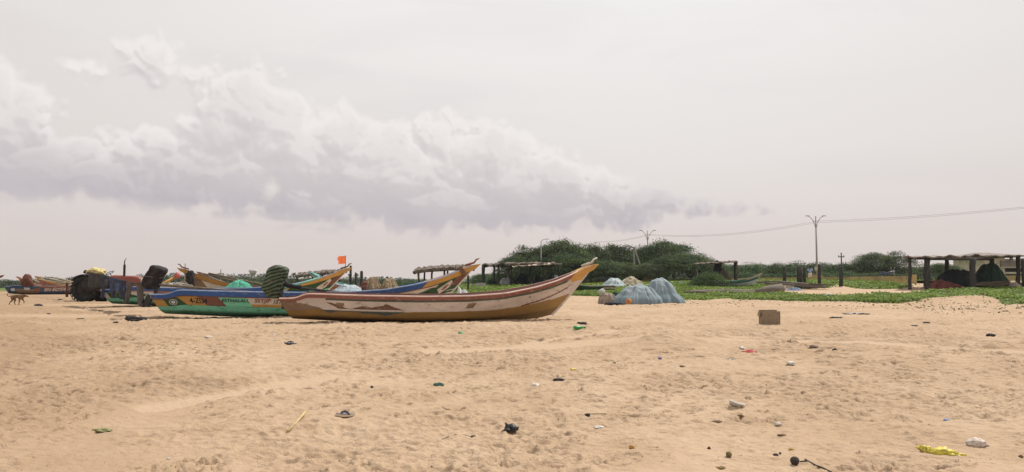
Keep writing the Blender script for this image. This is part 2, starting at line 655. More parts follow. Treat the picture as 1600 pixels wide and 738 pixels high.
    veg[far] = vegmask(verts[far, 0], verts[far, 1]).astype(np.float32)
    u = verts[:, 0] / np.maximum(verts[:, 1], 1)
    veg = np.maximum(veg, (verts[:, 1] > 92) * (u < 2))
    veg = np.maximum(veg, (verts[:, 1] > 52) * (u > -0.36) * (u < -0.06) * 1.0)
    at = me.attributes.new('veg', 'FLOAT', 'POINT')
    at.data.foreach_set('value', np.ascontiguousarray(veg, np.float32))
    # damp darker sand towards the water side (a wet tide mark that stays put)
    wet = sstep(0.2, -0.9, perlin(verts[:, 0] / 5, verts[:, 1] / 3, 60) + (verts[:, 0] + 4.5) * .22 + (verts[:, 1] - 9) * .10)
    at2 = me.attributes.new('damp', 'FLOAT', 'POINT')
    at2.data.foreach_set('value', np.ascontiguousarray(wet, np.float32))
    trk = np.concatenate([track.ravel(), [0]])
    at3 = me.attributes.new('track', 'FLOAT', 'POINT')
    at3.data.foreach_set('value', np.ascontiguousarray(trk, np.float32))
    m = bpy.data.materials.new('sand')
    m.use_nodes = True
    t = NT(m.node_tree)
    bs = m.node_tree.nodes['Principled BSDF']
    bs.inputs['Roughness'].default_value = 0.95
    bs.inputs['Specular IOR Level'].default_value = 0.1
    geo = t.n('ShaderNodeNewGeometry')
    pos = geo.outputs['Position']
    c = t.mix(t.step(t.noise(pos, 0.35, 4, 0.6), 0.35, 0.65), SAND[0], SAND[1])
    c = t.mix(t.m('MULTIPLY', t.step(t.noise(pos, 1.9, 6, 0.65), 0.42, 0.66), 0.45), c, SAND[2])
    at = t.n('ShaderNodeAttribute', attribute_name='damp')
    c = t.mix(t.m('MULTIPLY', at.outputs['Fac'], 0.75), c, SAND[3])
    at = t.n('ShaderNodeAttribute', attribute_name='track')
    c = t.mix(t.m('MULTIPLY', at.outputs['Fac'], 0.85), c, SAND[0])
    gr = t.noise(pos, 260, 2, 0.7)
    c = t.mix(t.m('MULTIPLY', t.step(gr, 0.3, 0.7), 0.30), c, SAND[4])
    at = t.n('ShaderNodeAttribute', attribute_name='veg')
    gc = t.mix(t.step(t.noise(pos, 0.8, 5, 0.6), 0.35, 0.65), (0.070, 0.120, 0.026, 1), (0.12, 0.17, 0.04, 1))
    c = t.mix(t.m('MULTIPLY', at.outputs['Fac'], 0.9), c, gc)
    t.put(bs.inputs['Base Color'], c)
    b1 = t.n('ShaderNodeBump')
    b1.inputs['Distance'].default_value = 0.035
    b1.inputs['Strength'].default_value = 1.0
    hh = t.m('ADD', t.noise(t.v('MULTIPLY', pos, (1, 1.3, 1)), 9.0, 5, 0.62), t.m('MULTIPLY', t.noise(pos, 55, 3, 0.6), 0.22))
    t.put(b1.inputs['Height'], hh)
    t.put(bs.inputs['Normal'], b1.outputs[0])
    o = link('ground', me, m)
    tag(o, 'wide trodden beach sand with footprints and wheel tracks', 'sand', kind='structure')
    return o


SAND = [(0.500, 0.372, 0.260, 1), (0.435, 0.314, 0.212, 1), (0.37, 0.262, 0.170, 1), (0.31, 0.212, 0.134, 1), (0.23, 0.152, 0.092, 1)]
TRACKS = []
for a, b, wd in (((690, 549), (1010, 532), .55), ((800, 541), (960, 516), .25), ((1150, 527), (1620, 549), .34), ((1150, 523), (1650, 539), .2),
                 ((820, 517), (1150, 526), .22), ((250, 632), (520, 585), .35)):
    TRACKS.append((tuple(G(*a).xy), tuple(G(*b).xy), wd))
build_ground()


# green creeper: many small leaves, nobody could count them
def build_creeper():
    rng = np.random.RandomState(5)
    N = 900000
    lam = rng.rand(N)
    y = 33.5 * (96 / 33.5) ** lam
    x = (rng.rand(N) * 2 - 1) * 0.76 * y
    x = x[(ok := (x / y > -0.22))]
    y = y[ok]
    v = vegmask(x, y)
    ang_ = rng.rand(len(x)) * 6.283
    rad_ = rng.rand(len(x)) * 1.4
    v |= vegmask(x + np.cos(ang_) * rad_, y + np.sin(ang_) * rad_ * 2) & (rng.rand(len(x)) < .22) & (perlin(x / .5, y / .8, 77) > .05)
    clump = fbm(x / 2.6, y / 3.4, 3, 71)
    v &= (clump > -0.55 + 0.8 * (rng.rand(len(x)) - 0.5))
    # stragglers past the edge
    x, y, cl = x[v], y[v], clump[v]
    if len(x) > 170000:
        x, y, cl = x[:170000], y[:170000], cl[:170000]
    n = len(x)
    hgt = rng.rand(n) ** 0.8 * (0.10 + 0.12 * np.clip(cl + .4, 0, 1))
    z = T(x, y) + undulate(x, y) + 0.01 + hgt
    a = rng.rand(n) * 2 * np.pi
    s = rng.uniform(.035, .085, n) * np.clip(y / 45, .9, 1.6)
    tilt = rng.normal(0, .55, n)
    ux, uy, uz = np.cos(a), np.sin(a), np.zeros(n)
    vx, vy, vz = -np.sin(a) * np.cos(tilt), np.cos(a) * np.cos(tilt), np.sin(tilt)
    c = np.stack([x, y, z], -1)
    U = np.stack([ux, uy, uz], -1) * s[:, None]
    V = np.stack([vx, vy, vz], -1) * s[:, None] * 1.15
    verts = np.stack([c - V, c + U * .9, c + V, c - U * .9], 1).reshape(-1, 3)
    q = np.arange(n * 4).reshape(-1, 4)
    me = np_mesh('creeper', verts, q, rng.choice(3, n, p=[.55, .35, .10]))
    ms = [leafmat('creeper_leaf', (0.102, 0.178, 0.026, 1), 0.4), leafmat('creeper_leaf_pale', (0.155, 0.225, 0.040, 1), 0.35), leafmat('creeper_leaf_dry', (0.17, 0.17, 0.06, 1), 0.3)]
    o = link('creeper_cover', me, ms, smooth=False)
    tag(o, 'low green beach creeper covering the dune sand behind the boats', 'ground cover', kind='stuff')


def leafmat(name, col, transl=0.3, scale=0.6):
    m = M(name, col, 0.6, 0.30, scale, transl=transl, spec=0.25)
    t = NT(m.node_tree)
    # each plant has its own shade of green
    oi = t.n('ShaderNodeObjectInfo')
    k = t.step(oi.outputs['Random'], 0, 1, 0.72, 1.30, 'LINEAR')
    hs = t.n('ShaderNodeHueSaturation')
    t.put(hs.inputs['Hue'], t.step(t.m('FRACT', t.m('MULTIPLY', oi.outputs['Random'], 7.3)), 0, 1, .485, .508, 'LINEAR'))
    t.put(hs.inputs['Value'], k)
    for nd in list(m.node_tree.nodes):
        if nd.type in ('BSDF_PRINCIPLED', 'BSDF_TRANSLUCENT'):
            src = nd.inputs[0].links[0].from_socket
            if src.node != hs and not hs.inputs['Color'].is_linked:
                t.put(hs.inputs['Color'], src)
    for nd in list(m.node_tree.nodes):
        if nd.type in ('BSDF_PRINCIPLED', 'BSDF_TRANSLUCENT'):
            t.put(nd.inputs[0], hs.outputs[0])
    return m


build_creeper()
# ------------------------------------------------------------------ boats
SHEER = [(0, .745), (.05, .75), (.08, .875), (.25, .82), (.43, .79), (.57, .80), (.69, .87), (.79, 1.03), (.87, 1.22), (.93, 1.43), (.97, 1.60), (1, 1.67)]
KEEL = [(0, .17), (.2, .07), (.42, 0), (.72, 0), (.86, .05), (.95, .12), (1, .21)]
HALF = [(0, .66), (.12, .78), (.3, .90), (.5, .92), (.66, .80), (.79, .56), (.89, .30), (.96, .12), (1, .035)]


def smooth_interp(t, tab):
    xs, ys = zip(*tab)
    d = 0.010
    return sum(np.interp(np.clip(t + k * d, 0, 1), xs, ys) for k in (-1, 0, 1)) / 3 if True else 0


class Hull:
    def __init__(s, L, k=1.0, wide=1.0):
        s.L, s.k, s.w = L, k, wide

    def pt(s, t, q, side=-1, off=0.0):
        """t along the boat 0 stern to 1 bow, q from keel 0 to rail 1, side -1 starboard"""
        t, q = np.asarray(t, float), np.asarray(q, float)
        xs = 0.36 * (1 - q)
        xe = s.L * (0.858 + 0.142 * np.clip(q, 0, 2) ** 0.9)
        x = xs + (xe - xs) * t
        zs = smooth_interp(t, SHEER) * s.k
        zk = smooth_interp(t, KEEL) * s.k
        z = zk + (zs - zk) * q
        b = np.interp(t, *zip(*HALF)) * s.w
        mid = np.interp(q, [0, .17, .24, .46, .8, 1, 1.2], [0, .66, .76, .90, .99, 1.03, 1.05])
        vee = np.clip(q, 0, 2) ** 0.8
        f = sstep(.55, .98, t)
        y = b * (mid * (1 - f) + vee * f) + off
        return np.stack([x, y * side, z], -1)


def mark_text(h, txt, t0, t1, q0, q1, mat, parent, side=-1, name='lettering', wob=0.02, rev=False, off=.012):
    cu = bpy.data.curves.new('lettering', 'FONT')
    cu.body = txt
    cu.resolution_u = 3
    cu.offset = 0.022
    ob = bpy.data.objects.new('lettering_tmp', cu)
    COL.objects.link(ob)
    dg = bpy.context.evaluated_depsgraph_get()
    me0 = bpy.data.meshes.new_from_object(ob.evaluated_get(dg))
    bpy.data.objects.remove(ob)
    co = np.array([v.co[:] for v in me0.vertices])
    fs = [tuple(p.vertices) for p in me0.polygons]
    mn, mx = co.min(0), co.max(0)
    u = (co[:, 0] - mn[0]) / (mx[0] - mn[0])
    v = (co[:, 1] - mn[1]) / (mx[1] - mn[1])
    v = v + wob * 4 * perlin(u * 9, u * 0 + len(txt), 3)
    if rev:
        u = 1 - u
    pts = h.pt(t0 + (t1 - t0) * u, q0 + (q1 - q0) * v, side, off)
    me = bpy.data.meshes.new(name)
    me.from_pydata([tuple(p) for p in pts], [], fs)
    return link(name, me, mat, parent, False)


def boat(label, group, stern, bow, zbase, paintf, rail_col, inner, k=1.0, wide=1.0, nt=220, nq=40, deck=None, heel=0.0, seats=5,
         rail_q=.80, cap=None, trim=None, post=None, transom=None, name='fishing_boat', side_marks=None, pitchx=0.0):
    """stern, bow: (x, y) on the ground. paintf(t, q) -> material index for the outer hull; rail_col(t) for the top strake."""
    st, bw = Vector(stern), Vector(bow)
    d = bw - st
    h = Hull(d.length, k, wide)
    root = thing(name, label, 'boat', (st.x, st.y, zbase), math.atan2(d.y, d.x), group)
    root.rotation_mode = 'XYZ'
    root.rotation_euler = (heel, pitchx, math.atan2(d.y, d.x))
    # outer skin
    tt = np.linspace(0, 1, nt)
    qq = np.linspace(0, 1, nq)
    TT, QQ = np.meshgrid(tt, qq, indexing='ij')
    V, Q, MI = [], [], []
    for sgn in (-1, 1):
        base = sum(len(v) for v in V)
        V.append(h.pt(TT, QQ, sgn).reshape(-1, 3))
        i, j = np.meshgrid(np.arange(nt - 1), np.arange(nq - 1), indexing='ij')
        a = base + i * nq + j
        quad = np.stack([a, a + nq, a + nq + 1, a + 1], -1).reshape(-1, 4)
        if sgn > 0: quad = quad[:, ::-1]
        Q.append(quad)
        tc_, qc_ = (tt[:-1, None] + tt[1:, None]) / 2 + 0 * qq[None, :-1], (qq[None, :-1] + qq[None, 1:]) / 2 + 0 * tt[:-1, None]
        MI.append(paintf(tc_, qc_, sgn).reshape(-1))
    mats = paintf.mats
    me = np_mesh('hull', np.vstack(V), np.vstack(Q), np.concatenate(MI))
    hull = link('hull', me, mats, root)
    # inner skin with its floor
    ni = 60
    qi = np.array([.30, .45, .62, .80, .985])
    ti = np.linspace(0.012, .975, ni)
    TT, QQ = np.meshgrid(ti, qi, indexing='ij')
    mb = MB()
    pl = h.pt(TT, QQ, -1, -0.05)
    pr = h.pt(TT, QQ, 1, -0.05)
    for arr, s_ in ((pl, -1), (pr, 1)):
        arr[..., 1] = np.where(arr[..., 1] * s_ < .012, .012 * s_, arr[..., 1])
    mb.rings([[Vector(p) for p in list(pl[a][::-1]) + list(pr[a])] for a in range(ni)], closed=False)
    mb.build('inner_skin', inner, root, True)
    # rails: raised top strake with a flat cap
    for sgn in (-1, 1):
        mb = MB()
        tr = np.linspace(0.004, .992, 120)
        lo_o, hi_o = h.pt(tr, rail_q, sgn, .035), h.pt(tr, 1.0, sgn, .05)
        hi_i, lo_i = h.pt(tr, 1.0, sgn, -.055), h.pt(tr, rail_q, sgn, -.03)
        for arr in (hi_i, lo_i):
            arr[..., 1] = np.where(arr[..., 1] * sgn < .010, .010 * sgn, arr[..., 1])
        for arr in (lo_o, hi_o):
            pass
        rs = []
        for a in range(len(tr)):
            hc = Vector(hi_o[a]) + Vector((0, 0, .014)), Vector(hi_i[a]) + Vector((0, 0, .018))
            ring = [Vector(lo_o[a]), Vector(hi_o[a]) - Vector((0, 0, .012)), hc[0], hc[1], Vector(lo_i[a])]
            rs.append(ring if sgn < 0 else ring[::-1])
        n = 5
        vs = [v for r_ in rs for v in r_]
        fs, mi = [], []
        for a in range(len(rs) - 1):
            for kx in range(n):
                fs.append((a * n + kx, (a + 1) * n + kx, (a + 1) * n + (kx + 1) % n, a * n + (kx + 1) % n))
                kk = kx if sgn < 0 else (n - 2 - kx) % n
                c = rail_col((tr[a] + tr[a + 1]) / 2)
                mi.append(c if kk in (0, 3, 4) else (len(rail_col.mats) - 1))
        fs += [tuple(range(n)), tuple((len(rs) - 1) * n + kx for kx in range(n))[::-1]]
        mi += [0, rail_col((1.0))]
        mb.V, mb.Fc, mb.M = vs, fs, mi
        mb.build('gunwale_rail', rail_col.mats, root, False)
    # transom and stem
    q = np.linspace(0, .98, 16)
    a, b = h.pt(0 * q + .001, q, -1, -.004), h.pt(0 * q + .001, q, 1, -.004)
    ring = [Vector(v) for v in a] + [Vector(v) for v in b[::-1][:-1]]
    fr = [v + Vector((.07, 0, 0)) for v in ring]
    mb = MB()
    mb.rings([ring, fr])
    mb.build('transom', transom or mats[0], root)
    q = np.linspace(0, 1.0, 14)
    pa = h.pt(0 * q + 1, q, 1)
    pa[:, 1] = 0
    mb = MB()
    mb.tube([Vector(p) + Vector((.012, 0, 0)) for p in pa], [.035 * k] * 14, 6)
    mb.build('stem', trim or mats[0], root)
    # bow beak, solid between the rails
    t2 = np.array([.945, .965, .985, 1.0])
    rs = []
    for tv in t2:
        o, lo = h.pt(tv, 1.0, 1, .052), h.pt(tv, .86, 1, .03)
        rs.append([Vector((o[0], -o[1], o[2] + .02)), Vector((o[0], o[1], o[2] + .02)), Vector((lo[0], lo[1], lo[2])), Vector((lo[0], -lo[1], lo[2]))])
    e = rs[-1]
    rs.append([v + Vector((.10 * k, -v.y * .12, .012 + (.02 if i > 1 else 0))) for i, v in enumerate(e)])
    rs.append([v + Vector((.19 * k, -v.y * .2, .025 + (.055 if i > 1 else 0))) for i, v in enumerate(e)])
    mb = MB()
    mb.rings(rs)
    mb.build('bow_beak', cap or rail_col.mats[0], root)
    if post is not None:
        e = h.pt(1.0, 1.0, 1)
        mb = MB()
        x0, z0 = e[0] - .12, e[2] + .02
        mb.tube([(x0 - .22, 0, z0 - .03), (x0 - .02, 0, z0 + .03), (x0 + .10, 0, z0 + .07), (x0 + .17, 0, z0 + .17), (x0 + .27, 0, z0 + .21)],
                [.035, .04, .034, .03, .022], 7)
        mb.build('bow_hook', post, root, True)
    # floor boards and thwarts
    if deck is not None:
        tf = np.linspace(.02, .86, 40)
        a, b = h.pt(tf, .32, -1, -.055), h.pt(tf, .32, 1, -.055)
        mb = MB()
        mb.rings([[Vector(a[i]), Vector(b[i])] for i in range(40)], closed=False)
        mb.build('floor_boards', deck, root)
        for i in range(seats):
            tv = .13 + i * (.66 / max(1, seats - 1))
            a, b = h.pt(tv, .72, -1, -.03), h.pt(tv, .72, 1, -.03)
            mb = MB()
            mb.box(((a[0] + b[0]) / 2, 0, a[2]), (.22, abs(a[1]) * 2, .035))
            mb.build('thwart', deck, root)
    if side_marks:
        side_marks(h, root)
    return root, h


def solid(*cols):
    """rail colours: list of (t_end, index)"""
    mats, cuts = cols

    def f(t):
        for te, i in cuts:
            if t < te:
                return i
        return cuts[-1][1]
    f.mats = mats
    return f


def painter(mats, fn):
    def f(t, q, sgn):
        r = np.zeros(np.shape(t), np.int32)
        return fn(t, q, sgn, r)
    f.mats = mats
    return f


def jag(t, pts):
    xs, ys = zip(*pts)
    return np.interp(t, xs, ys)


WOODGREY = M('grey_weathered_wood', (0.15, 0.125, 0.105, 1), .85, .3, 4, .004, 40, (0.09, 0.07, 0.055, 1), .5, 6, (1, 6, 6))
WOODDARK = M('dark_post_wood', (0.045, 0.042, 0.042, 1), .9, .35, 5, .006, 40, (0.12, 0.10, 0.08, 1), .2, 5, (5, 5, .6))
BLACKCLOTH = M('black_cloth', (0.022, 0.021, 0.024, 1), .9, .3, 6, .012, 14)
p_white = paint('boat_white', (0.62, 0.53, 0.47, 1), (0.36, 0.29, 0.24, 1), .35)
p_ochre = paint('boat_ochre', (0.36, 0.205, 0.048, 1), (0.26, 0.16, 0.07, 1), .4)
p_ochre_shade = paint('boat_ochre_shaded', (0.255, 0.145, 0.042, 1), (0.18, 0.11, 0.055, 1), .4)  # darker ochre: painted shade on the hull strip below the chine
p_red = paint('boat_red', (0.275, 0.105, 0.085, 1), (0.46, 0.30, 0.25, 1), .3)
p_pink = paint('rail_edge_pink', (0.72, 0.50, 0.42, 1), (0.40, 0.22, 0.18, 1), .35)
p_gstripe = paint('boat_green_grey', (0.085, 0.115, 0.085, 1), (0.2, .2, .17, 1), .25)
p_brown = paint('boat_brown', (0.235, 0.15, 0.095, 1), (0.35, 0.25, 0.18, 1), .3)
p_dkbrown = paint('boat_dark_brown', (0.17, 0.09, 0.05, 1), (0.3, 0.2, 0.14, 1), .25)
p_slate = paint('boat_slate', (0.09, 0.12, 0.115, 1), (0.2, .19, .16, 1), .25)
p_yellow = paint('boat_yellow', (0.58, 0.305, 0.05, 1), (0.38, 0.25, 0.10, 1), .3)
p_blue = paint('boat_blue', (0.025, 0.105, 0.36, 1), (0.20, 0.24, 0.34, 1), .22)
p_blue_e = paint('rail_edge_blue', (0.32, 0.42, 0.62, 1), (0.10, 0.2, 0.42, 1), .4)
p_sea = paint('boat_sea_green', (0.16, 0.60, 0.42, 1), (0.04, 0.2, 0.12, 1), .3)
p_sea_shade = paint('boat_sea_green_shaded', (0.125, 0.47, 0.325, 1), (0.04, 0.14, 0.09, 1), .35)  # sea green darkened below the chine, shade put into the colour
p_dkgreen = paint('boat_dark_green', (0.028, 0.085, 0.03, 1), (0.09, 0.13, 0.07, 1), .25)
p_mint = paint('boat_mint', (0.14, 0.60, 0.37, 1), (0.2, 0.4, 0.3, 1), .25)
p_maroon = paint('boat_maroon', (0.19, 0.075, 0.055, 1), (0.3, 0.16, 0.12, 1), .3)
p_amber = paint('boat_amber', (0.50, 0.25, 0.035, 1), (0.35, 0.2, 0.08, 1), .3)
p_orange = paint('boat_orange', (0.55, 0.21, 0.06, 1), (0.4, .25, .15, 1), .3)
p_cream = paint('boat_cream', (0.62, 0.56, 0.47, 1), (0.38, 0.32, 0.26, 1), .35)
p_black = M('boat_black_letters', (0.018, 0.018, 0.02, 1), .6, .3, 4)
p_navy = paint('boat_navy', (0.03, 0.05, 0.11, 1), (0.2, .22, .25, 1), .25)
p_teal = paint('boat_teal', (0.10, 0.33, 0.29, 1), (0.25, .33, .3, 1), .3)
p_ltgrey = paint('boat_light_grey', (0.55, 0.58, 0.58, 1), (0.35, .36, .35, 1), .35)
p_letterred = M('boat_red_letters', (0.22, 0.05, 0.04, 1), .6, .3, 4)
p_letterdark = M('boat_brown_letters', (0.09, 0.035, 0.028, 1), .6, .3, 4)
p_blue_far = paint('boat_faded_blue', (0.03, 0.085, 0.19, 1), (0.16, 0.19, 0.24, 1), .3)
p_inner = paint('boat_inside_pink_grey', (0.34, 0.22, 0.20, 1), (0.22, .15, .12, 1), .4)
p_rust = paint('boat_rust', (0.27, 0.10, 0.05, 1), (0.16, .08, .05, 1), .4)


def ground_base(st, bw, lower=0.02):
    hs = [Hg(st[0] + (bw[0] - st[0]) * u, st[1] + (bw[1] - st[1]) * u) for u in np.linspace(.3, .7, 9)]
    return sum(hs) / len(hs) - lower


GRP = 'painted fishing boats pulled up on the beach'

# --- the near boat: white, red and ochre
mA = [p_white, p_ochre, p_ochre_shade, p_gstripe, p_brown, p_dkbrown, p_slate, p_yellow, p_red, p_maroon]


def fA(t, q, sgn, r):
    r[:] = 0
    r[q < .455 - .02 * sstep(.5, 1, t)] = 1
    r[q < .17] = 2
    r[q > .80] = 3
    r[(q > .80) & (t > .93)] = 0
    r[(q > .72) & (t > .905 + (1 - q) * .2)] = 7
    if sgn < 0:
        edge = jag(q, [(0, .06), (.45, .115), (.52, .112), (.57, .085), (.66, .072), (.72, .06), (1, .05)])
        r[(q > .44) & (q < .80) & (t < edge)] = 4
        r[(t < .135) & (q > .78)] = 0
        r[(t < .048) & (q > .44)] = 4
        mt = jag(t, [(.19, .50), (.215, .53), (.245, .63), (.262, .60), (.275, .585), (.31, .66), (.318, .72), (.325, .70), (.345, .62), (.375, .53), (.385, .50)])
        r[(q > .50) & (q < mt) & (t > .19) & (t < .385)] = 5
        a = jag(q, [(.5, .17), (.60, .155), (.70, .135)])
        b = jag(q, [(.5, .21), (.55, .19), (.60, .182), (.70, .152)])
        r[(q > .5) & (q < .715) & (t > a) & (t < b)] = 5
        r[(q > .605) & (q < .72) & (t > .165) & (t < .188)] = 4
        lo = jag(t, [(.12, .40), (.14, .33), (.155, .38), (.175, .42), (.23, .42), (.25, .36), (.27, .375), (.30, .345), (.325, .30), (.35, .36), (.385, .425)])
        r[(q < .445) & (q > lo) & (t > .12) & (t < .385)] = 6
        r[(q < .50) & (q > .44) & (t > .12) & (t < .41)] = 0
        up = jag(t, [(.78, .455), (.83, .50), (.90, .56), (.97, .66)])
        r[(t > .80) & (q > up - .05) & (q < up) & (t < .96)] = 9
        r[(t > .585) & (t < .612) & (q > .55) & (q < .73)] = 4
    return r


sA, bA = P(437, 460, 21.2).xy, P(925, 411, 23.2).xy


boatA, hA = boat('nearest boat, white hull with ochre bottom, brown mountains painted by its stern and red rail', GRP, sA, bA,
                 ground_base(sA, bA, .06), painter(mA, fA), solid([p_red, p_yellow, p_pink], [(.935, 0), (2, 1)]), p_inner, nt=330, nq=64, rail_q=.865,
                 deck=WOODGREY, cap=p_yellow, trim=p_white, post=p_cream, transom=p_brown, heel=R(1.2))

# --- second boat: blue rail, sea-green bottom, lettering
mB = [p_cream, p_sea, p_sea_shade, p_dkgreen, p_amber, p_maroon, p_mint, p_yellow, p_brown, p_white, p_orange]


def fB(t, q, sgn, r):
    r[:] = 0
    r[q < .43] = 1
    r[q < .20] = 2
    r[(q > .43) & (q < .52) & (t < .44)] = 4
    r[q > .77] = 5
    if sgn < 0:
        k = (q - .43) * .075
        top = q < .77
        r[(q > .43) & top & (t < .30 - k)] = 6
        r[(q > .43) & top & (t < .217 - k)] = 5
        r[(q > .43) & top & (t < .155 - k)] = 4
        r[(q > .43) & top & (t < .095 - k)] = 3
        r[(q > .43) & (t < .036 - k * .2)] = 4
        r[(q > .72) & (t < .03)] = 8
        # bow: dark green hill, white shield and brown point
        g = jag(t, [(.78, .43), (.84, .62), (.88, .72), (.92, .66), (.97, .45)])
        r[(t > .80) & (q < .50)] = 0
        r[(t > .82) & (q > .40) & (q < g)] = 3
        r[(t > .90) & (q > .48) & (q < .85)] = 3
        d = np.abs(t - .945) / .030 + np.abs(q - .60) / .17
        r[d < 1] = 9
        r[(t > .963) & (q > .58)] = 5
    return r


sB, bB = P(239, 459, 23.4).xy, P(742, 411, 26.1).xy


def marksB(h, root):
    mark_text(h, '4-ZU4', .105, .158, .50, .71, p_black, root)
    mark_text(h, 'ESTHALALI,', .203, .285, .57, .71, p_black, root)
    mark_text(h, 'SSTJIP', .302, .352, .55, .74, p_letterred, root)
    mark_text(h, '1ST12 .155', .362, .44, .55, .72, p_letterdark, root)
    mark_text(h, 'M', .80, .825, .50, .66, p_black, root)
    mark_text(h, 'C', .868, .888, .42, .60, p_black, root)
    mark_text(h, '8', .938, .952, .53, .66, p_letterred, root)
    # round emblem: ring of rays about a disc
    mb = MB()
    cx, cq = .056, .595
    for i in range(12):
        a = 2 * math.pi * i / 12
        quad = []
        for (rr, da) in ((.70, -.12), (1.0, -.17), (1.0, .17), (.70, .12)):
            quad.append(h.pt(cx + math.cos(a + da) * rr * .0125, cq + math.sin(a + da) * rr * .135, -1, .012))
        mb.add(quad, [(0, 1, 2, 3)])
    disc = [h.pt(cx + math.cos(2 * math.pi * i / 14) * .0060, cq + math.sin(2 * math.pi * i / 14) * .065, -1, .012) for i in range(14)]
    mb.add(disc, [tuple(range(14))])
    mb.build('emblem', p_ltgrey, root)


boatB, hB = boat('green and blue boat behind the nearest one, with lettering along its patchwork painted side', GRP, sB, bB,
                 ground_base(sB, bB, .06), painter(mB, fB), solid([p_blue, p_yellow, p_blue_e, p_pink][:2] + [p_blue_e], [(.835, 0), (2, 1)]), p_blue, k=1.02,
                 nt=330, nq=60, deck=WOODGREY, cap=p_yellow, trim=p_cream, post=p_rust, transom=p_amber, side_marks=marksB)
# dark lashings on its bow rails
for sgn in (-1, 1):
    mb = MB()
    a = hB.pt(.952, 1.0, sgn, 0)
    mb.box((a[0], a[1], a[2] - .05), (.13, .17, .30), Matrix.Rotation(R(-38), 3, 'Y'))
    mb.build('lashing', p_dkbrown, boatB)

# --- third boat: its hull shows behind the clothes line
mC = [p_ltgrey, p_sea, p_sea_shade, p_dkgreen, p_orange, p_maroon, p_mint, p_yellow, p_cream]


def fC(t, q, sgn, r):
    r[:] = 0
    r[q < .43] = 1
    r[q < .20] = 2
    r[q > .74] = 4
    if sgn < 0:
        g = jag(t, [(0, .80), (.06, .76), (.10, .62), (.14, .50), (.155, .43)])
        r[(q > .43) & (q < g) & (t < .155)] = 3
        r[(t < .02) & (q > .4)] = 8
        m2 = jag(t, [(.215, .74), (.225, .60), (.26, .56), (.30, .66)])
        r[(q > m2) & (q < .74) & (t > .20) & (t < .30)] = 5
        r[(t > .55) & (q > .3) & (q < .72)] = 6
        r[(t > .55) & (q <= .3)] = 1
        g = jag(t, [(.76, .4), (.84, .58), (.90, .74), (.95, .60)])
        r[(t > .76) & (q > g - .2) & (q < .8)] = 3
        d = np.abs(t - .945) / .035 + np.abs(q - .58) / .22
        r[d < 1] = 8
        r[(t > .965) & (q > .5)] = 5
        r[(t > .90) & (q < .36)] = 7
    return r


sC, bC = P(161, 461, 31.6).xy, P(544, 416, 34.6).xy


def marksC(h, root):
    mark_text(h, '42 2', .155, .205, .50, .66, p_black, root)
    mark_text(h, '9', .938, .955, .50, .68, p_letterred, root)


boatC, hC = boat('boat with sea green bottom half hidden behind hanging clothes, orange flag on its yellow bow', GRP, sC, bC,
                 ground_base(sC, bC, .05), painter(mC, fC), solid([p_blue, p_yellow, p_blue_e], [(.77, 0), (2, 1)]), p_blue,
                 nt=260, nq=50, deck=WOODGREY, cap=p_yellow, trim=p_cream, post=p_dkbrown, transom=p_cream, side_marks=marksC)
# flag on its bow
e = boatC.matrix_basis @ Vector(tuple(hC.pt(.965, 1.0, 1))) if False else None


def world_of(root, v):
    m = Matrix.LocRotScale(root.location, root.rotation_euler, None)
    return m @ Vector(tuple(v))


fp = world_of(boatC, hC.pt(.988, 1.0, 1) * np.array([1, 0, 1]))
fl = thing('flag', 'small orange flag flying on a thin stick from a yellow boat bow', 'flag', fp)
mb = MB()
mb.tube([(0, 0, -.05), (0, 0, .60)], .014, 6)
mb.build('flag_stick', WOODGREY, fl)
rs = []
for i in range(13):
    u = i / 12
    rs.append([Vector((-.015 - .33 * u + (.04 * math.sin(v * 7) if i == 12 else 0), .05 * math.sin(u * 7 + v) * u, .23 + .35 * v - .05 * u * (1 - v) * 0 - .02 * u)) for v in np.linspace(0, 1, 9)])
mb = MB()
mb.rings(rs, closed=False)
mb.build('flag_cloth', M('orange_cloth', (0.85, 0.20, 0.07, 1), .8, .1, 5, transl=.45), fl, True)

# --- boats behind, bows to the left
mD = [p_cream, p_dkgreen, p_cream, p_maroon, p_brown]


def fD(t, q, sgn, r):
    r[:] = 0
    g = jag(t, [(.60, .2), (.70, .35), (.80, .50), (.86, .62), (.90, .40)])
    r[(t > .5) & (q < g) & (q > g - .22 - .05 * np.sin(t * 40))] = 1
    r[(t > .93) & (q > .25)] = 4
    r[q > .78] = 4
    r[(q > .78) & (t > .8)] = 4
    return r


sD, bD = P(575, 450, 40.5).xy, P(283, 424, 36.6).xy
boatD, hD = boat('boat pointing left with brown and ochre upswept bow rising behind the green and blue boat', GRP, sD, bD, ground_base(sD, bD, .02),
                 painter(mD, fD), solid([p_rust, p_amber, p_brown], [(.66, 0), (2, 1)]), p_blue, k=1.0, nt=140, nq=36, deck=WOODGREY,
                 cap=p_amber, trim=p_brown, post=p_dkbrown, transom=p_cream)
mE = [p_cream, p_ltgrey]


def fE(t, q, sgn, r):
    r[:] = 0
    r[q < .3] = 1
    return r


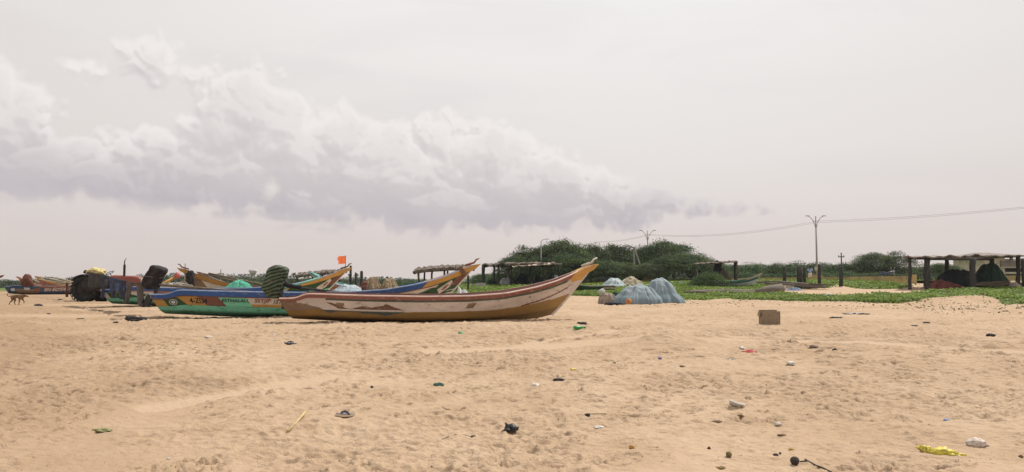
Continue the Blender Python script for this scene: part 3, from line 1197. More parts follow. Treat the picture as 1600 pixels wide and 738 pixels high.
sE, bE = P(690, 450, 40.0).xy, P(486, 432, 43.0).xy
boat('grey white boat with a navy rail lying behind the yellow bow with the flag', GRP, sE, bE, ground_base(sE, bE, .02),
     painter(mE, fE), solid([p_navy, p_teal, p_navy], [(.72, 0), (2, 1)]), p_ltgrey, k=.92, nt=100, nq=26, deck=WOODGREY, cap=p_teal, trim=p_cream, transom=p_cream)
mG = [p_rust, p_blue]
sG, bG = P(500, 450, 47.0).xy, P(312, 430, 43.0).xy
boat('boat with rust brown hull and blue inside, bow just behind the brown upswept bow', GRP, sG, bG, ground_base(sG, bG, .02),
     painter(mG, lambda t, q, s_, r: r), solid([p_blue, p_brown, p_ltgrey], [(.8, 0), (2, 1)]), p_blue, k=.95, nt=80, nq=20, deck=WOODGREY, cap=p_brown, trim=p_rust)

# --- far boats at the left
mF = [p_blue_far, p_brown, p_orange, p_ltgrey, p_rust]


def fF(t, q, sgn, r):
    r[:] = 0
    r[(t > .10) & (t < .30) & (q < .62)] = 1
    r[(t > .30) & (t < .36) & (q > .25)] = 4
    r[(t > .05) & (t < .09) & (q > .35) & (q < .7)] = 3
    r[(t > .19) & (t < .25) & (q > .55) & (q < .78)] = 3
    r[(t > .40) & (q > .42)] = 4
    return r


sF, bF = P(6, 450, 66).xy, P(158, 434, 70).xy


def marksF(h, root):
    mark_text(h, 'SN EOTALA', .41, .72, .46, .80, p_ltgrey, root, wob=.01)


boat('far blue boat with brown patches and pale letters beyond the walking dog', 'far boats at the left end of the beach', sF, bF, ground_base(sF, bF, .02) - .05,
     painter(mF, fF), solid([p_blue_far, p_rust, p_blue_e], [(.35, 0), (2, 1)]), p_blue_far, nt=120, nq=30, deck=WOODGREY, cap=p_rust, trim=p_blue, side_marks=marksF)
for i, (ps, pb, Ds, Db, lab, c1, c2, kk) in enumerate((
        (120, 28, 84, 80, 'far boat pointing left with orange prow, left of the other small prows', p_orange, p_rust, 1.0),
        (168, 57, 82, 76, 'far boat pointing left with a red and yellow prow near the tractor', p_amber, p_red, 1.0),
        (150, 52, 92, 88, 'farthest small boat with cream prow between the orange and red prows', p_cream, p_brown, .9),
        (215, 108, 96, 92, 'far boat with pinkish red prow just left of the tractor wheel', p_red, p_pink, .95))):
    s_, b_ = P(ps, 450, Ds).xy, P(pb, 436, Db).xy
    boat(lab, 'far boats at the left end of the beach', s_, b_, ground_base(s_, b_, .02), painter([c2], lambda t, q, sg, r: r),
         solid([c1, c1, p_cream], [(.8, 0), (2, 1)]), p_blue, k=kk, nt=50, nq=14, deck=WOODGREY, cap=c1, trim=c2)
s_, b_ = P(-150, 456, 58).xy, P(2, 441, 60).xy
boat('white and red bow of a boat cut off by the left edge of the view', 'far boats at the left end of the beach', s_, b_, ground_base(s_, b_, .02),
     painter([p_ltgrey, p_red, p_orange], lambda t, q, sg, r: np.where(q < .45, 2, np.where((np.sin(t * 150) > .2) & (q < .8), 1, 0)).astype(np.int32)),
     solid([p_ltgrey, p_maroon, p_cream], [(.9, 0), (2, 1)]), p_cream, k=.95, nt=120, nq=24, deck=WOODGREY, cap=p_maroon, trim=p_ltgrey)

# --- teal boat on the grass at the right
mT = [p_ltgrey, p_navy, p_teal]


def fT(t, q, sgn, r):
    r[:] = 0
    r[(q > .55) & (q < .70)] = 1
    r[q >= .70] = 2
    return r


sT, bT = P(1082, 446, 64).xy, P(1190, 424, 61.5).xy
boat('pale grey and teal boat lying on the green creeper beside a leafy bush', 'boats among the dune plants', sT, bT, Hg(*((sT + bT) / 2)) + .0,
     painter(mT, fT), solid([p_teal, p_pink, p_ltgrey], [(.80, 0), (2, 1)]), p_pink, k=.68, wide=.8, nt=90, nq=24, deck=p_teal, cap=p_pink, trim=p_ltgrey)
sK, bK = P(960, 449, 58).xy, P(880, 447, 57).xy
mb_ = boat('low dark hulled boat lying at the foot of the trees behind the near bow', 'boats among the dune plants', sK, bK, Hg(*((sK + bK) / 2)) - .05,
           painter([p_dkgreen, p_pink], lambda t, q, sg, r: np.where((t < .28) & (q > .45), 1, 0).astype(np.int32)),
           solid([p_slate, p_pink, p_cream], [(2, 0)]), p_navy, k=.62, wide=.8, nt=70, nq=20, deck=WOODGREY, cap=p_pink, trim=p_slate)
# ------------------------------------------------------------------ lumps: covers, net heaps, bags
def attr_mat(name, stops, rough=.8, transl=0.0, bump=0.0, bscale=30, spec=.2):
    """colour ramp over a per-vertex tone (threads, folds, painted light and shade on heaps) plus fine noise"""
    m = bpy.data.materials.new(name)
    m.use_nodes = True
    t = NT(m.node_tree)
    b = m.node_tree.nodes['Principled BSDF']
    b.inputs['Roughness'].default_value = rough
    b.inputs['Specular IOR Level'].default_value = spec
    at = t.n('ShaderNodeAttribute', attribute_name='fold')
    tc = t.n('ShaderNodeTexCoord')
    f = t.m('ADD', at.outputs['Fac'], t.m('MULTIPLY', t.m('SUBTRACT', t.noise(tc.outputs['Object'], 14, 4, .65), .5), .5))
    rp = t.n('ShaderNodeValToRGB')
    t.put(rp.inputs[0], f)
    el = rp.color_ramp.elements
    el[0].position, el[0].color = stops[0]
    el[1].position, el[1].color = stops[-1]
    for p_, c in stops[1:-1]:
        e = el.new(p_)
        e.color = c
    t.put(b.inputs['Base Color'], rp.outputs[0])
    if bump:
        bp = t.n('ShaderNodeBump')
        bp.inputs['Distance'].default_value = bump
        t.put(bp.inputs['Height'], t.noise(tc.outputs['Object'], bscale, 4, .6))
        t.put(b.inputs['Normal'], bp.outputs[0])
    return m


def set_fold(me, val):
    a = me.attributes.new('fold', 'FLOAT', 'POINT')
    a.data.foreach_set('value', np.ascontiguousarray(val, np.float32))


def heap(name, label, cat, loc, rx, ry, h, mat, seed=1, group=None, folds=9, peak=(0, 0), power=.55, skirt=1.12, rz=0.0, amp=.06, parent=None, nr=44, na=180, striate=64):
    """a heap of netting or sacking: dome with gathered folds running down from its top"""
    th = np.linspace(0, 2 * np.pi, na, endpoint=False)
    s = np.linspace(0, 1, nr) ** .8
    SS, TH = np.meshgrid(s, th, indexing='ij')
    cx, sx = np.cos(TH), np.sin(TH)
    rad = SS * (1 + .14 * perlin(cx * 1.3 + seed, sx * 1.3, seed) * SS + .012 * np.sin(folds * TH + 2 * perlin(cx * 2, sx * 2 + seed, seed + 1)) * SS)
    z = np.clip(1 - SS ** 2, 0, 1) ** power
    fl = perlin(TH * folds / 3.0 * 1.2 + 1.5 * perlin(SS * 3, TH, seed), SS * 1.4, seed + 2)
    fold = np.abs(perlin(cx * folds * .5 + SS, sx * folds * .5, seed + 3))
    lump = 1 + amp * 2.1 * perlin(cx * SS * 1.6 + seed, sx * SS * 2.2, seed + 4) + amp * perlin(cx * SS * 5, sx * SS * 5 + seed, seed + 5)
    bul = 1 + amp * (fl * .12 + (fold - .3) * .16) * np.sin(np.pi * np.clip(SS, 0, 1)) ** .6
    cre = np.clip(.30 - np.abs(perlin(cx * 1.5 + .5 * SS + seed, sx * 1.5 + seed, seed + 9)), 0, .3) / .3
    bul = bul * (1 - 2.0 * amp * cre ** 1.5 * np.sin(np.pi * np.clip(SS * .95, 0, 1)) ** .7)
    spread = 1 + (skirt - 1) * sstep(.86, 1.0, SS) * (1 + .8 * perlin(cx * 3, sx * 3, seed + 8))
    x = (rad * cx * bul * spread + peak[0] * z * .9) * rx
    y = (rad * sx * bul * spread + peak[1] * z * .9) * ry
    zz = z * lump * h - .02
    verts = np.stack([x, y, zz], -1).reshape(-1, 3)
    i, j = np.meshgrid(np.arange(nr - 1), np.arange(na), indexing='ij')
    a, b = i * na + j, i * na + (j + 1) % na
    me = np_mesh(name, verts, np.stack([a, a + na, b + na, b], -1).reshape(-1, 4))
    st = perlin(TH * striate / 2.0 + 2.5 * perlin(cx * 2, SS * 3, seed + 6), SS * 1.1, seed + 7)
    set_fold(me, (.46 + .26 * st + .16 * fl + .38 * (z - .5) - .10 * cre).ravel())  # tops lightened, creases darkened: light and shade painted into the tone
    o = link(name, me, mat, parent)
    o.location = loc
    o.rotation_euler = (0, 0, rz)
    if label: tag(o, label, cat, group)
    return o


def crumple(name, label, cat, loc, size, mat, seed=1, rz=0.0, rough=.45, group=None, n=4):
    """crumpled bag, rag or lump resting on the sand"""
    bm = bmesh.new()
    bmesh.ops.create_icosphere(bm, subdivisions=n, radius=1.0)
    vals = []
    big = rough > .45
    for v in bm.verts:
        p = v.co.copy()
        q = p * 1.4 + Vector((seed * 3.1, seed * 1.7, seed))
        k = 1 + rough * (mnoise.noise(q) * .9 + abs(mnoise.noise(q * 2.3)) * .9 - .35) + rough * .35 * mnoise.noise(q * 5) + (rough * (.55 * abs(mnoise.noise(q * 3.1 + Vector((5, 1, 2)))) - .18 + .25 * abs(mnoise.noise(q * 6.5))) if big else 0)
        p = p * k
        vals.append(.5 + mnoise.noise(q * 2.6) * .8)
        v.co = Vector((p.x * size[0] / 2, p.y * size[1] / 2, max(p.z, -.55) * size[2] * .62 + size[2] * .30))
    me = bpy.data.meshes.new(name)
    bm.to_mesh(me)
    bm.free()
    set_fold(me, vals)
    o = link(name, me, mat)
    o.location = loc
    o.rotation_euler = (0, 0, rz)
    if label: tag(o, label, cat, group)
    return o


def wrapped(name, mat, prof, depth, seed, parent, stripes=False, lean=0.0):
    """cloth tied round something: prof = (z, x0, x1) rings from bottom to top"""
    zs = [p[0] for p in prof]
    nr, na = 44, 72
    th = np.linspace(0, 2 * np.pi, na, endpoint=False)
    zz = np.linspace(zs[0], zs[-1], nr)
    x0, x1 = np.interp(zz, zs, [p[1] for p in prof]), np.interp(zz, zs, [p[2] for p in prof])
    dm = np.interp(zz, zs, [p[3] if len(p) > 3 else 1 for p in prof]) * depth
    TH, ZZ = np.meshgrid(th, zz)
    X0, DM = np.repeat(x0[:, None], na, 1), np.repeat(dm[:, None], na, 1)
    X1 = np.repeat(x1[:, None], na, 1)
    ce, se = np.sign(np.cos(TH)) * np.abs(np.cos(TH)) ** .8, np.sign(np.sin(TH)) * np.abs(np.sin(TH)) ** .8
    wr = 1 + .07 * perlin(TH * 1.6 + seed, ZZ * 5 + TH * 1.3, seed) * np.abs(np.sin(TH)) + .05 * np.abs(perlin(TH * 3, ZZ * 9, seed + 1))
    x = (X0 + X1) / 2 + ce * (X1 - X0) / 2 * (1 + .03 * perlin(TH * 2, ZZ * 8, seed + 2))
    y = se * DM * wr
    z = ZZ + .02 * perlin(TH * 2.5, ZZ * 4, seed + 4)
    mb = MB()
    V = np.stack([x, y, z], -1)
    mb.rings([[Vector(p) for p in V[i]] for i in range(nr)])
    me = mb.mesh(name)
    if stripes:
        s = np.sin((ZZ * 62 - x * 22 + 5.5 * (x * 1.5) ** 2 * np.sign(x) + 2.2 * perlin(x * 3, ZZ * 3, seed + 5)))
        val = .5 + .42 * s + .25 * perlin(TH * 2, ZZ * 6, seed + 6)
    else:
        val = .5 + .5 * perlin(TH * 2, ZZ * 7, seed + 6)
    set_fold(me, val.ravel())
    return link(name, me, mat, parent)


# ------------------------------------------------------------------ outboard motors under their covers
def z_at(py, D):
    return P(800, py, D).z


def x_at(px, D):
    return P(px, 440, D).x


m_greentarp = attr_mat('striped_green_tarp', [(.0, (.018, .024, .016, 1)), (.42, (.034, .048, .030, 1)), (.62, (.075, .105, .064, 1)), (1, (.13, .165, .11, 1))], .75, bump=.004, bscale=25)
m_blacktarp = attr_mat('black_tarp', [(.0, (.012, .011, .012, 1)), (.5, (.026, .023, .023, 1)), (1, (.055, .047, .044, 1))], .8, bump=.008, bscale=12)
m_darkmetal = M('dark_engine_metal', (.03, .03, .033, 1), .5, .3, 6, spec=.5)


m_tie = M('tie_cord_brown', (.12, .10, .08, 1), .9, .2, 9)


def outboard(label, D, cover_px, tarp, stripes, leg_px, seed, handle_px=None):
    cx = sum((a + b) / 2 for _, a, b in cover_px) / len(cover_px)
    X0, Z0 = x_at(cx, D), z_at(cover_px[0][0], D)
    root = thing('outboard_motor', label, 'boat motor', (X0, D, Z0))
    prof = [(z_at(py, D) - Z0, x_at(a, D) - X0, x_at(b, D) - X0, dm) for (py, a, b), dm in
            zip(cover_px, np.interp(np.linspace(0, 1, len(cover_px)), [0, .3, .75, .93, 1], [.55, .9, 1, .85, .3]))]
    wrapped('cover', tarp, prof, .30, seed, root, stripes)
    for ri in (1, 3):
        z_, xa, xb, dm = prof[ri]
        mb = MB()
        mb.tube([Vector(((xa + xb) / 2 + math.cos(2 * math.pi * k / 28) * (xb - xa) * .505, math.sin(2 * math.pi * k / 28) * .30 * dm * 1.0, z_ + .03 * math.cos(2 * math.pi * k / 28 + ri))) for k in range(29)], .014, 5, cap=False)
        mb.build('tie_cord', m_tie, root, True)
    mb = MB()
    pts = [Vector((x_at(px, D) - X0, 0, z_at(py, D) - Z0)) for px, py in leg_px]
    mb.tube(pts, [.09, .08, .06, .05][:len(pts)] + [.05] * max(0, len(pts) - 4), 8, flat=.8)
    mb.build('shaft_leg', m_darkmetal, root)
    e = pts[-1]
    mb = MB()
    mb.prism([(e.x - .02, e.z + .34), (e.x + .06, e.z + .34), (e.x + .10, e.z - .02), (e.x - .16, e.z - .02)], -.025, .025)
    mb.build('skeg', m_darkmetal, root)
    mb = MB()
    for k in range(3):
        a = k * 2.094 + .4
        mb.box((e.x - .10, math.cos(a) * .09, e.z + .10 + math.sin(a) * .09), (.02, .07, .15), Matrix.Rotation(a, 3, 'X') @ Matrix.Rotation(.5, 3, 'Z'))
    mb.build('propeller', m_darkmetal, root)
    if handle_px:
        mb = MB()
        hp = [Vector((x_at(px, D) - X0, .02 * i, z_at(py, D) - Z0)) for i, (px, py) in enumerate(handle_px)]
        mb.tube(hp, [.07, .075, .055, .06, .04][:len(hp)], 8)
        mb.build('tiller', BLACKCLOTH, root, True)
    return root


outboard('outboard motor wrapped in striped green tarp, tilted over the stern of the nearest boat', 21.6,
         [(466, 422, 436), (458, 414, 440), (450, 409, 444), (440, 413, 445), (431, 416, 449), (424, 417, 450.5), (419, 421, 449.5), (416.5, 427, 442), (414.8, 430, 436)],
         m_greentarp, True, [(438, 450), (441, 462), (445, 474), (449, 482)], 3,
         [(442, 441), (450, 446), (459, 448), (466, 449), (470, 447)])
outboard('outboard motor under a black cloth on the stern of the green and blue boat', 23.2,
         [(452, 228, 247), (446, 222, 250), (440, 223, 252), (433, 226, 254), (427, 230, 259), (422, 234, 260), (418.5, 236, 257), (416.2, 239, 248), (415, 241, 244)],
         m_blacktarp, False, [(245, 448), (244, 457), (240, 463), (235, 472), (231, 479)], 6)

# ------------------------------------------------------------------ clothes on a line
m_rope = M('pale_rope', (.42, .36, .26, 1), .9, .2, 20)
m_ropedark = M('dark_rope', (.05, .045, .04, 1), .9, .2, 20)


def rope(name, label, pts, rad, mat, sag=0.0, n=14, cat='rope', group=None, kind=None):
    out = []
    for a, b in zip(pts[:-1], pts[1:]):
        a, b = Vector(a), Vector(b)
        for i in range(n):
            u = i / n
            v = a.lerp(b, u)
            v.z -= sag * 4 * u * (1 - u)
            out.append(v)
    out.append(Vector(pts[-1]))
    mb = MB()
    mb.tube(out, rad, 6)
    return tag(mb.build(name, mat, None, True), label, cat, group, kind)


LINE = [P(138, 425.5, 33.0), P(163, 431, 30.8), P(180, 436, 29.4), P(200, 440.5, 27.5), P(222, 443.5, 25.0), P(238, 446, 23.5)]
rope('clothes_line', 'thin rope carrying clothes from the tractor to the black covered motor', LINE, .012, m_ropedark, .02, 6)


def line_pt(px):
    for a, b in zip(LINE[:-1], LINE[1:]):
        pa, pb = 800 + a.x / a.y * F, 800 + b.x / b.y * F
        if pa <= px <= pb:
            return a.lerp(b, (px - pa) / (pb - pa))
    return LINE[0] if px < 400 else LINE[-1]


def garment(name, label, px0, px1, y_bot, mat, legs=None, seed=1, top_off=0.0, cat='garment'):
    """cloth hung over the line; legs: list of (x0, x1, bottom) fractions and heights for trousers"""
    a, b = line_pt(px0), line_pt(px1)
    D = (a.y + b.y) / 2
    zb = z_at(y_bot, D)
    root_loc = (a + b) / 2
    mb = MB()
    d = (b - a)

    def sheet(u0, u1, zt_, z0, u0b=None, u1b=None, thick=.035):
        nu, nv = 12, 16
        u0b = u0 if u0b is None else u0b
        u1b = u1 if u1b is None else u1b
        fr, bk = [], []
        for i in range(nv):
            v = i / (nv - 1)
            rf, rb = [], []
            for k in range(nu):
                uu = k / (nu - 1)
                ua = u0 + (u1 - u0) * uu
                ub = u0b + (u1b - u0b) * uu
                top = a + d * ua - root_loc
                bot = a + d * ub - root_loc
                zt = (a + d * ua).z + .012
                z = zt + (z0 + .02 * math.sin(uu * 9 + seed) - zt) * v
                x = top.x + (bot.x - top.x) * v
                y = top.y + (bot.y - top.y) * v
                w_ = (.03 + .05 * v) * mnoise.noise(Vector((uu * 3.2 + seed, v * 2.0, seed)))
                e = thick * (math.sin(math.pi * uu) ** .5 + .15) * (.5 + .7 * v)
                rf.append(Vector((x, y + w_ - e, z - root_loc.z)))
                rb.append(Vector((x, y + w_ + e, z - root_loc.z)))
            fr.append(rf + rb[::-1])
        mb.rings(fr)
    if legs:
        zc = a.z + (zb - a.z) * .30
        sheet(0, 1, None, zc)
        for (u0, u1, u0b, u1b, yb) in legs:
            sheet(u0, u1, None, z_at(yb, D), u0b, u1b, .05)
    else:
        sheet(0, 1, None, zb)
    me = mb.mesh(name)
    set_fold(me, [.5 + .9 * mnoise.noise(Vector(v.co) * 4 + Vector((seed, 0, 0))) for v in me.vertices])
    o = link(name, me, mat)
    o.location = root_loc
    return tag(o, label, cat, 'clothes hanging on the line')


m_navy = attr_mat('navy_cloth', [(0, (.012, .016, .028, 1)), (.5, (.022, .030, .050, 1)), (1, (.045, .06, .09, 1))], .9)
m_denim = attr_mat('denim_cloth', [(0, (.02, .03, .075, 1)), (.5, (.035, .055, .13, 1)), (1, (.08, .12, .22, 1))], .9, bump=.004)
m_brownc = attr_mat('brown_cloth', [(0, (.045, .038, .033, 1)), (.5, (.075, .063, .055, 1)), (1, (.12, .10, .085, 1))], .9)
garment('hanging_jacket', 'large black cloth at the left end of the clothes line by the tractor wheel', 139, 163, 449, m_blacktarp, seed=2)
garment('hanging_shirt', 'dark navy garment hung between the black cloth and the blue denim', 157, 172, 452, m_navy, legs=[(.2, .62, .15, .55, 466)], seed=4)
garment('hanging_jeans', 'blue denim cloth slung along the middle of the clothes line', 172.5, 198, 455, m_denim, seed=5)
garment('hanging_trousers', 'black trousers with both legs showing below the blue denim', 175, 198.5, 456, m_navy, legs=[(.0, .35, .05, .32, 466), (.55, 1.0, .58, .95, 467)], seed=7)
garment('hanging_trousers', 'brown trousers with two long spread legs near the black covered motor', 199, 229, 450, m_brownc,
        legs=[(.04, .40, -.20, .12, 476), (.52, .88, .66, .96, 476.5)], seed=8)

# ------------------------------------------------------------------ tractor
m_tyre = M('tyre_rubber', (.018, .018, .019, 1), .85, .3, 8, .01, 20, (.10, .085, .065, 1), .3, 4)
m_tred = M('tractor_red', (.25, .075, .06, 1), .5, .15, 3, stain=(.25, .12, .09, 1), stain_amt=.3, stain_scale=5)


def wheel(parent, x, y, rad, wid, name='wheel'):
    w_ = bpy.data.objects.new(name, None)
    COL.objects.link(w_)
    w_.parent = parent
    w_.location = (x, y, rad)
    mb = MB()
    prof = [(.62, .30), (.70, .46), (.88, .5), (.97, .40), (1.0, 0.0), (.97, -.40), (.88, -.5), (.70, -.46), (.62, -.30)]
    rs = []
    for k in range(36):
        an = 2 * math.pi * k / 36
        rs.append([Vector((math.cos(an) * rad * r_, wid * s_, math.sin(an) * rad * r_)) for r_, s_ in prof])
    rs.append(rs[0])
    mb.rings(rs, closed=True, cap=False)
    for k in range(24):
        an = 2 * math.pi * k / 24
        for sg in (-1, 1):
            mb.box((math.cos(an) * rad * .995, sg * wid * .25, math.sin(an) * rad * .995), (.06, wid * .5, .05), Matrix.Rotation(-an + math.pi / 2, 3, 'Y') @ Matrix.Rotation(sg * .6, 3, 'Z'))
    mb.build('tyre', m_tyre, w_, True)
    mb = MB()
    mb.tube([(0, -wid * .22, 0), (0, wid * .22, 0)], rad * .60, 24)
    mb.tube([(0, -wid * .34, 0), (0, wid * .34, 0)], rad * .18, 12)
    mb.build('rim', M('wheel_rim', (.028, .025, .023, 1), .7, .3, 4), w_)
    return w_


def tractor():
    D = 41.0
    X0 = x_at(146, D)
    g0 = Hg(X0, D)
    root = thing('tractor', 'red tractor with big black rear wheel and tall exhaust pipe behind the clothes line', 'tractor', (X0, D, g0))
    wheel(root, 0, -.75, .68, .40)
    wheel(root, 0, .75, .68, .40)
    wheel(root, 2.15, -.6, .44, .24)
    wheel(root, 2.15, .6, .44, .24)
    mb = MB()
    rs = []
    for x, w_, z0, z1 in ((.95, .27, .75, 1.36), (1.2, .29, .75, 1.40), (2.2, .27, .75, 1.36), (2.5, .25, .78, 1.30), (2.58, .22, .82, 1.22)):
        rs.append([Vector((x, -w_, z0)), Vector((x, -w_, z1 - .06)), Vector((x, -w_ * .7, z1)), Vector((x, w_ * .7, z1)), Vector((x, w_, z1 - .06)), Vector((x, w_, z0))])
    mb.rings(rs)
    mb.build('hood', m_tred, root)
    mb = MB()
    mb.box((2.6, 0, 1.05), (.05, .36, .42))
    mb.build('grille', M('grille_white', (.5, .47, .42, 1), .6), root)
    mb = MB()
    mb.tube([(1.72, -.2, 1.32), (1.72, -.2, 1.95)], .06, 10)
    mb.tube([(1.72, -.2, 1.9), (1.72, -.2, 2.15), (1.80, -.2, 2.28)], .028, 8)
    mb.build('exhaust_pipe', M('sooty_pipe', (.02, .018, .018, 1), .7), root)
    mb = MB()
    mb.box((.5, 0, .70), (2.2, .36, .34))
    mb.box((2.1, 0, .62), (.16, 1.1, .12))
    mb.tube([(0, -.75, .68), (0, .75, .68)], .13, 10)
    mb.build('chassis', m_darkmetal, root)
    for sg in (-1, 1):
        mb = MB()
        rs = []
        for k in range(9):
            an = R(25 + k * 15)
            rs.append([Vector((math.cos(an) * .78, sg * .52, .68 + math.sin(an) * .78)), Vector((math.cos(an) * .78, sg * .98, .68 + math.sin(an) * .76)),
                       Vector((math.cos(an) * .74, sg * .98, .68 + math.sin(an) * .72)), Vector((math.cos(an) * .74, sg * .52, .68 + math.sin(an) * .74))])
        mb.rings(rs)
        mb.build('mudguard', BLACKCLOTH, root, True)
    mb = MB()
    mb.box((.15, 0, 1.05), (.48, .5, .12), jit=.01)
    mb.box((-.12, 0, 1.32), (.12, .5, .5), Matrix.Rotation(-.15, 3, 'Y'))
    mb.build('seat', BLACKCLOTH, root)
    mb = MB()
    n = 20
    c = Vector((.85, 0, 1.52))
    ring = [c + Matrix.Rotation(-.5, 3, 'Y') @ Vector((math.cos(2 * math.pi * k / n) * .2, math.sin(2 * math.pi * k / n) * .2, 0)) for k in range(n + 1)]
    mb.tube(ring, .018, 6, cap=False)
    mb.tube([c, Vector((1.0, 0, 1.25))], .02, 6)
    mb.build('steering_wheel', BLACKCLOTH, root, True)
    mb = MB()
    mb.box((-1.0, 0, .52), (1.0, .12, .10))
    mb.box((-1.35, -.05, .62), (.10, .10, .75))
    mb.build('drawbar', M('rusty_iron', (.10, .045, .03, 1), .85, .3, 6), root)
    # cloth thrown over the seat and wheel, tied on as a roof
    return root, X0, D, g0


trac, tX, tD, tG = tractor()
# black cloth thrown over the rear of the tractor
th_ = [(.55, -.40, .92, .95), (.85, -.46, .98, 1.0), (1.1, -.42, .92, .9), (1.28, -.36, .66, .7), (1.42, -.34, .30, .45), (1.52, -.30, .02, .22), (1.57, -.26, -.12, .1)]
cov = thing('tarpaulin', 'black tarpaulin thrown over the back of the tractor above its wheel', 'tarpaulin', (tX + .10, tD - .1, tG))
wrapped('cloth', m_blacktarp, th_, 1.08, 12, cov)
crumple('sack', 'pale yellow sack lying on top of the black tarpaulin', 'sack', P(149, 429, 41.0), (.95, .6, .40), attr_mat('yellow_sack', [(0, (.45, .36, .14, 1)), (1, (.72, .62, .32, 1))], .8), 5, .1, .3)
mb = MB()
a = P(137, 425.5, 41)
mb.tube([a, P(132, 424.5, 41.0), P(140, 427, 41.0), P(150, 430.5, 41)], [.09, .10, .09, .06], 8)
tag(mb.build('cloth_roll', BLACKCLOTH, None, True), 'black rolled cloth end beside the pale yellow sack on the tractor', 'cloth')
# stand and loose cable at the drawbar
rope('cable', 'thin dark cable curving from the drawbar to the sand left of the tractor', [P(109, 453, 40.5), P(109.5, 459, 40), G(114, 468.5), G(121, 470.6), G(150, 470.8)], .03, m_ropedark, .0, 8, 'cable')
for k, (p1, D1, p2, D2) in enumerate((((62, 432.5), 58, (122, 444.5), 41.5), ((78, 435), 56, (124, 446), 41.5), ((60, 436.5), 60, (104, 443), 50), ((88, 434), 60, (138, 447), 44))):
    mb = MB()
    mb.tube([P(*p1, D1), P(*p2, D2)], .035, 6)
    tag(mb.build('bamboo_pole', m_rope, None, True), ['long pale pole slanting down to the tractor wheel, topmost of four', 'second pale pole slanting down behind the tractor wheel',
        'short pale pole over the far boats with red prow', 'pale pole slanting behind the tractor, lowest on the wheel side'][k], 'pole', 'pale poles by the tractor')
crumple('covered_motor', 'rusty red cloth covered motor standing on the far blue boat', 'boat motor', P(42, 446.5, 66.2), (.95, .8, 1.05), attr_mat('rust_cloth', [(0, (.07, .025, .018, 1)), (1, (.17, .065, .045, 1))]), 9, .2, .3)

# ------------------------------------------------------------------ gear lying in and on the boats
m_bamboo = M('weathered_bamboo', (.16, .125, .085, 1), .8, .3, 5)
for k, (p1, D1, p2, D2, rad, lab) in enumerate((
        ((238, 444.5), 25.2, (420, 459), 24.6, .045, 'long brown pole lying along the rail of the green and blue boat'),
        ((326, 427.5), 37, (420, 446.5), 37, .05, 'grey pole slanting down toward the striped green motor, upper of two'),
        ((318, 428), 37.5, (400, 447), 36, .04, 'thin grey pole beside the upper slanting pole'),
        ((242, 450), 38, (275, 433), 38.5, .09, 'yellow pole end leaning up beside the black motor cover'),
        ((247, 452), 37, (290, 439.5), 37.5, .06, 'tan pole propped under the brown upswept bow'),
        ((300, 452), 33, (286, 438), 33, .05, 'short grey board standing in the third boat, leaning left'),
        ((440, 452), 30, (500, 434), 31.0, .05, 'green painted pole leaning behind the striped green motor'),
        ((468, 450.5), 25.3, (548, 458.5), 24.8, .045, 'dark pole lying along the far rail right of the green motor'))):
    mb = MB()
    mb.tube([P(*p1, D1), P(*p2, D2)], [rad, rad * .7], 7)
    tag(mb.build('wooden_pole', p_teal if 'green painted' in lab else (p_amber if 'yellow' in lab else (m_ropedark if 'dark' in lab else m_bamboo)), None, True), lab, 'pole', 'poles lying in the boats')
m_tan = attr_mat('tan_net', [(0, (.10, .07, .045, 1)), (.5, (.30, .22, .13, 1)), (1, (.52, .42, .28, 1))], .95, bump=.03, bscale=16)
m_mint = attr_mat('mint_net', [(0, (.04, .20, .14, 1)), (.5, (.08, .33, .23, 1)), (1, (.18, .48, .35, 1))], .9, bump=.01)
m_bluenet = attr_mat('blue_grey_net', [(.05, (.12, .165, .19, 1)), (.42, (.20, .26, .295, 1)), (.68, (.33, .385, .405, 1)), (1, (.55, .56, .54, 1))], .9, bump=.012, bscale=40)
m_palenet = attr_mat('pale_blue_net', [(0, (.20, .26, .30, 1)), (.5, (.42, .49, .52, 1)), (1, (.66, .69, .68, 1))], .9, bump=.012, bscale=40)
m_whitenet = attr_mat('white_net', [(0, (.26, .28, .31, 1)), (.5, (.52, .53, .54, 1)), (1, (.74, .73, .71, 1))], .9, bump=.02, bscale=20)
m_tannet2 = attr_mat('straw_net', [(0, (.20, .17, .11, 1)), (.5, (.40, .35, .25, 1)), (1, (.60, .54, .42, 1))], .95, bump=.02, bscale=25)
m_greytan = attr_mat('grey_tan_canvas', [(0, (.16, .14, .12, 1)), (.5, (.30, .27, .23, 1)), (1, (.46, .42, .37, 1))], .95, bump=.01)
m_redsack = attr_mat('red_brown_sack', [(0, (.12, .04, .035, 1)), (1, (.28, .12, .09, 1))], .9)
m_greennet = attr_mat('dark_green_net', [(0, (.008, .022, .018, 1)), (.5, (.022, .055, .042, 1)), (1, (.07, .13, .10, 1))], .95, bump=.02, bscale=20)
m_tealnet = attr_mat('dark_teal_net', [(0, (.006, .010, .014, 1)), (.5, (.014, .022, .028, 1)), (1, (.04, .06, .07, 1))], .95, bump=.02, bscale=20)

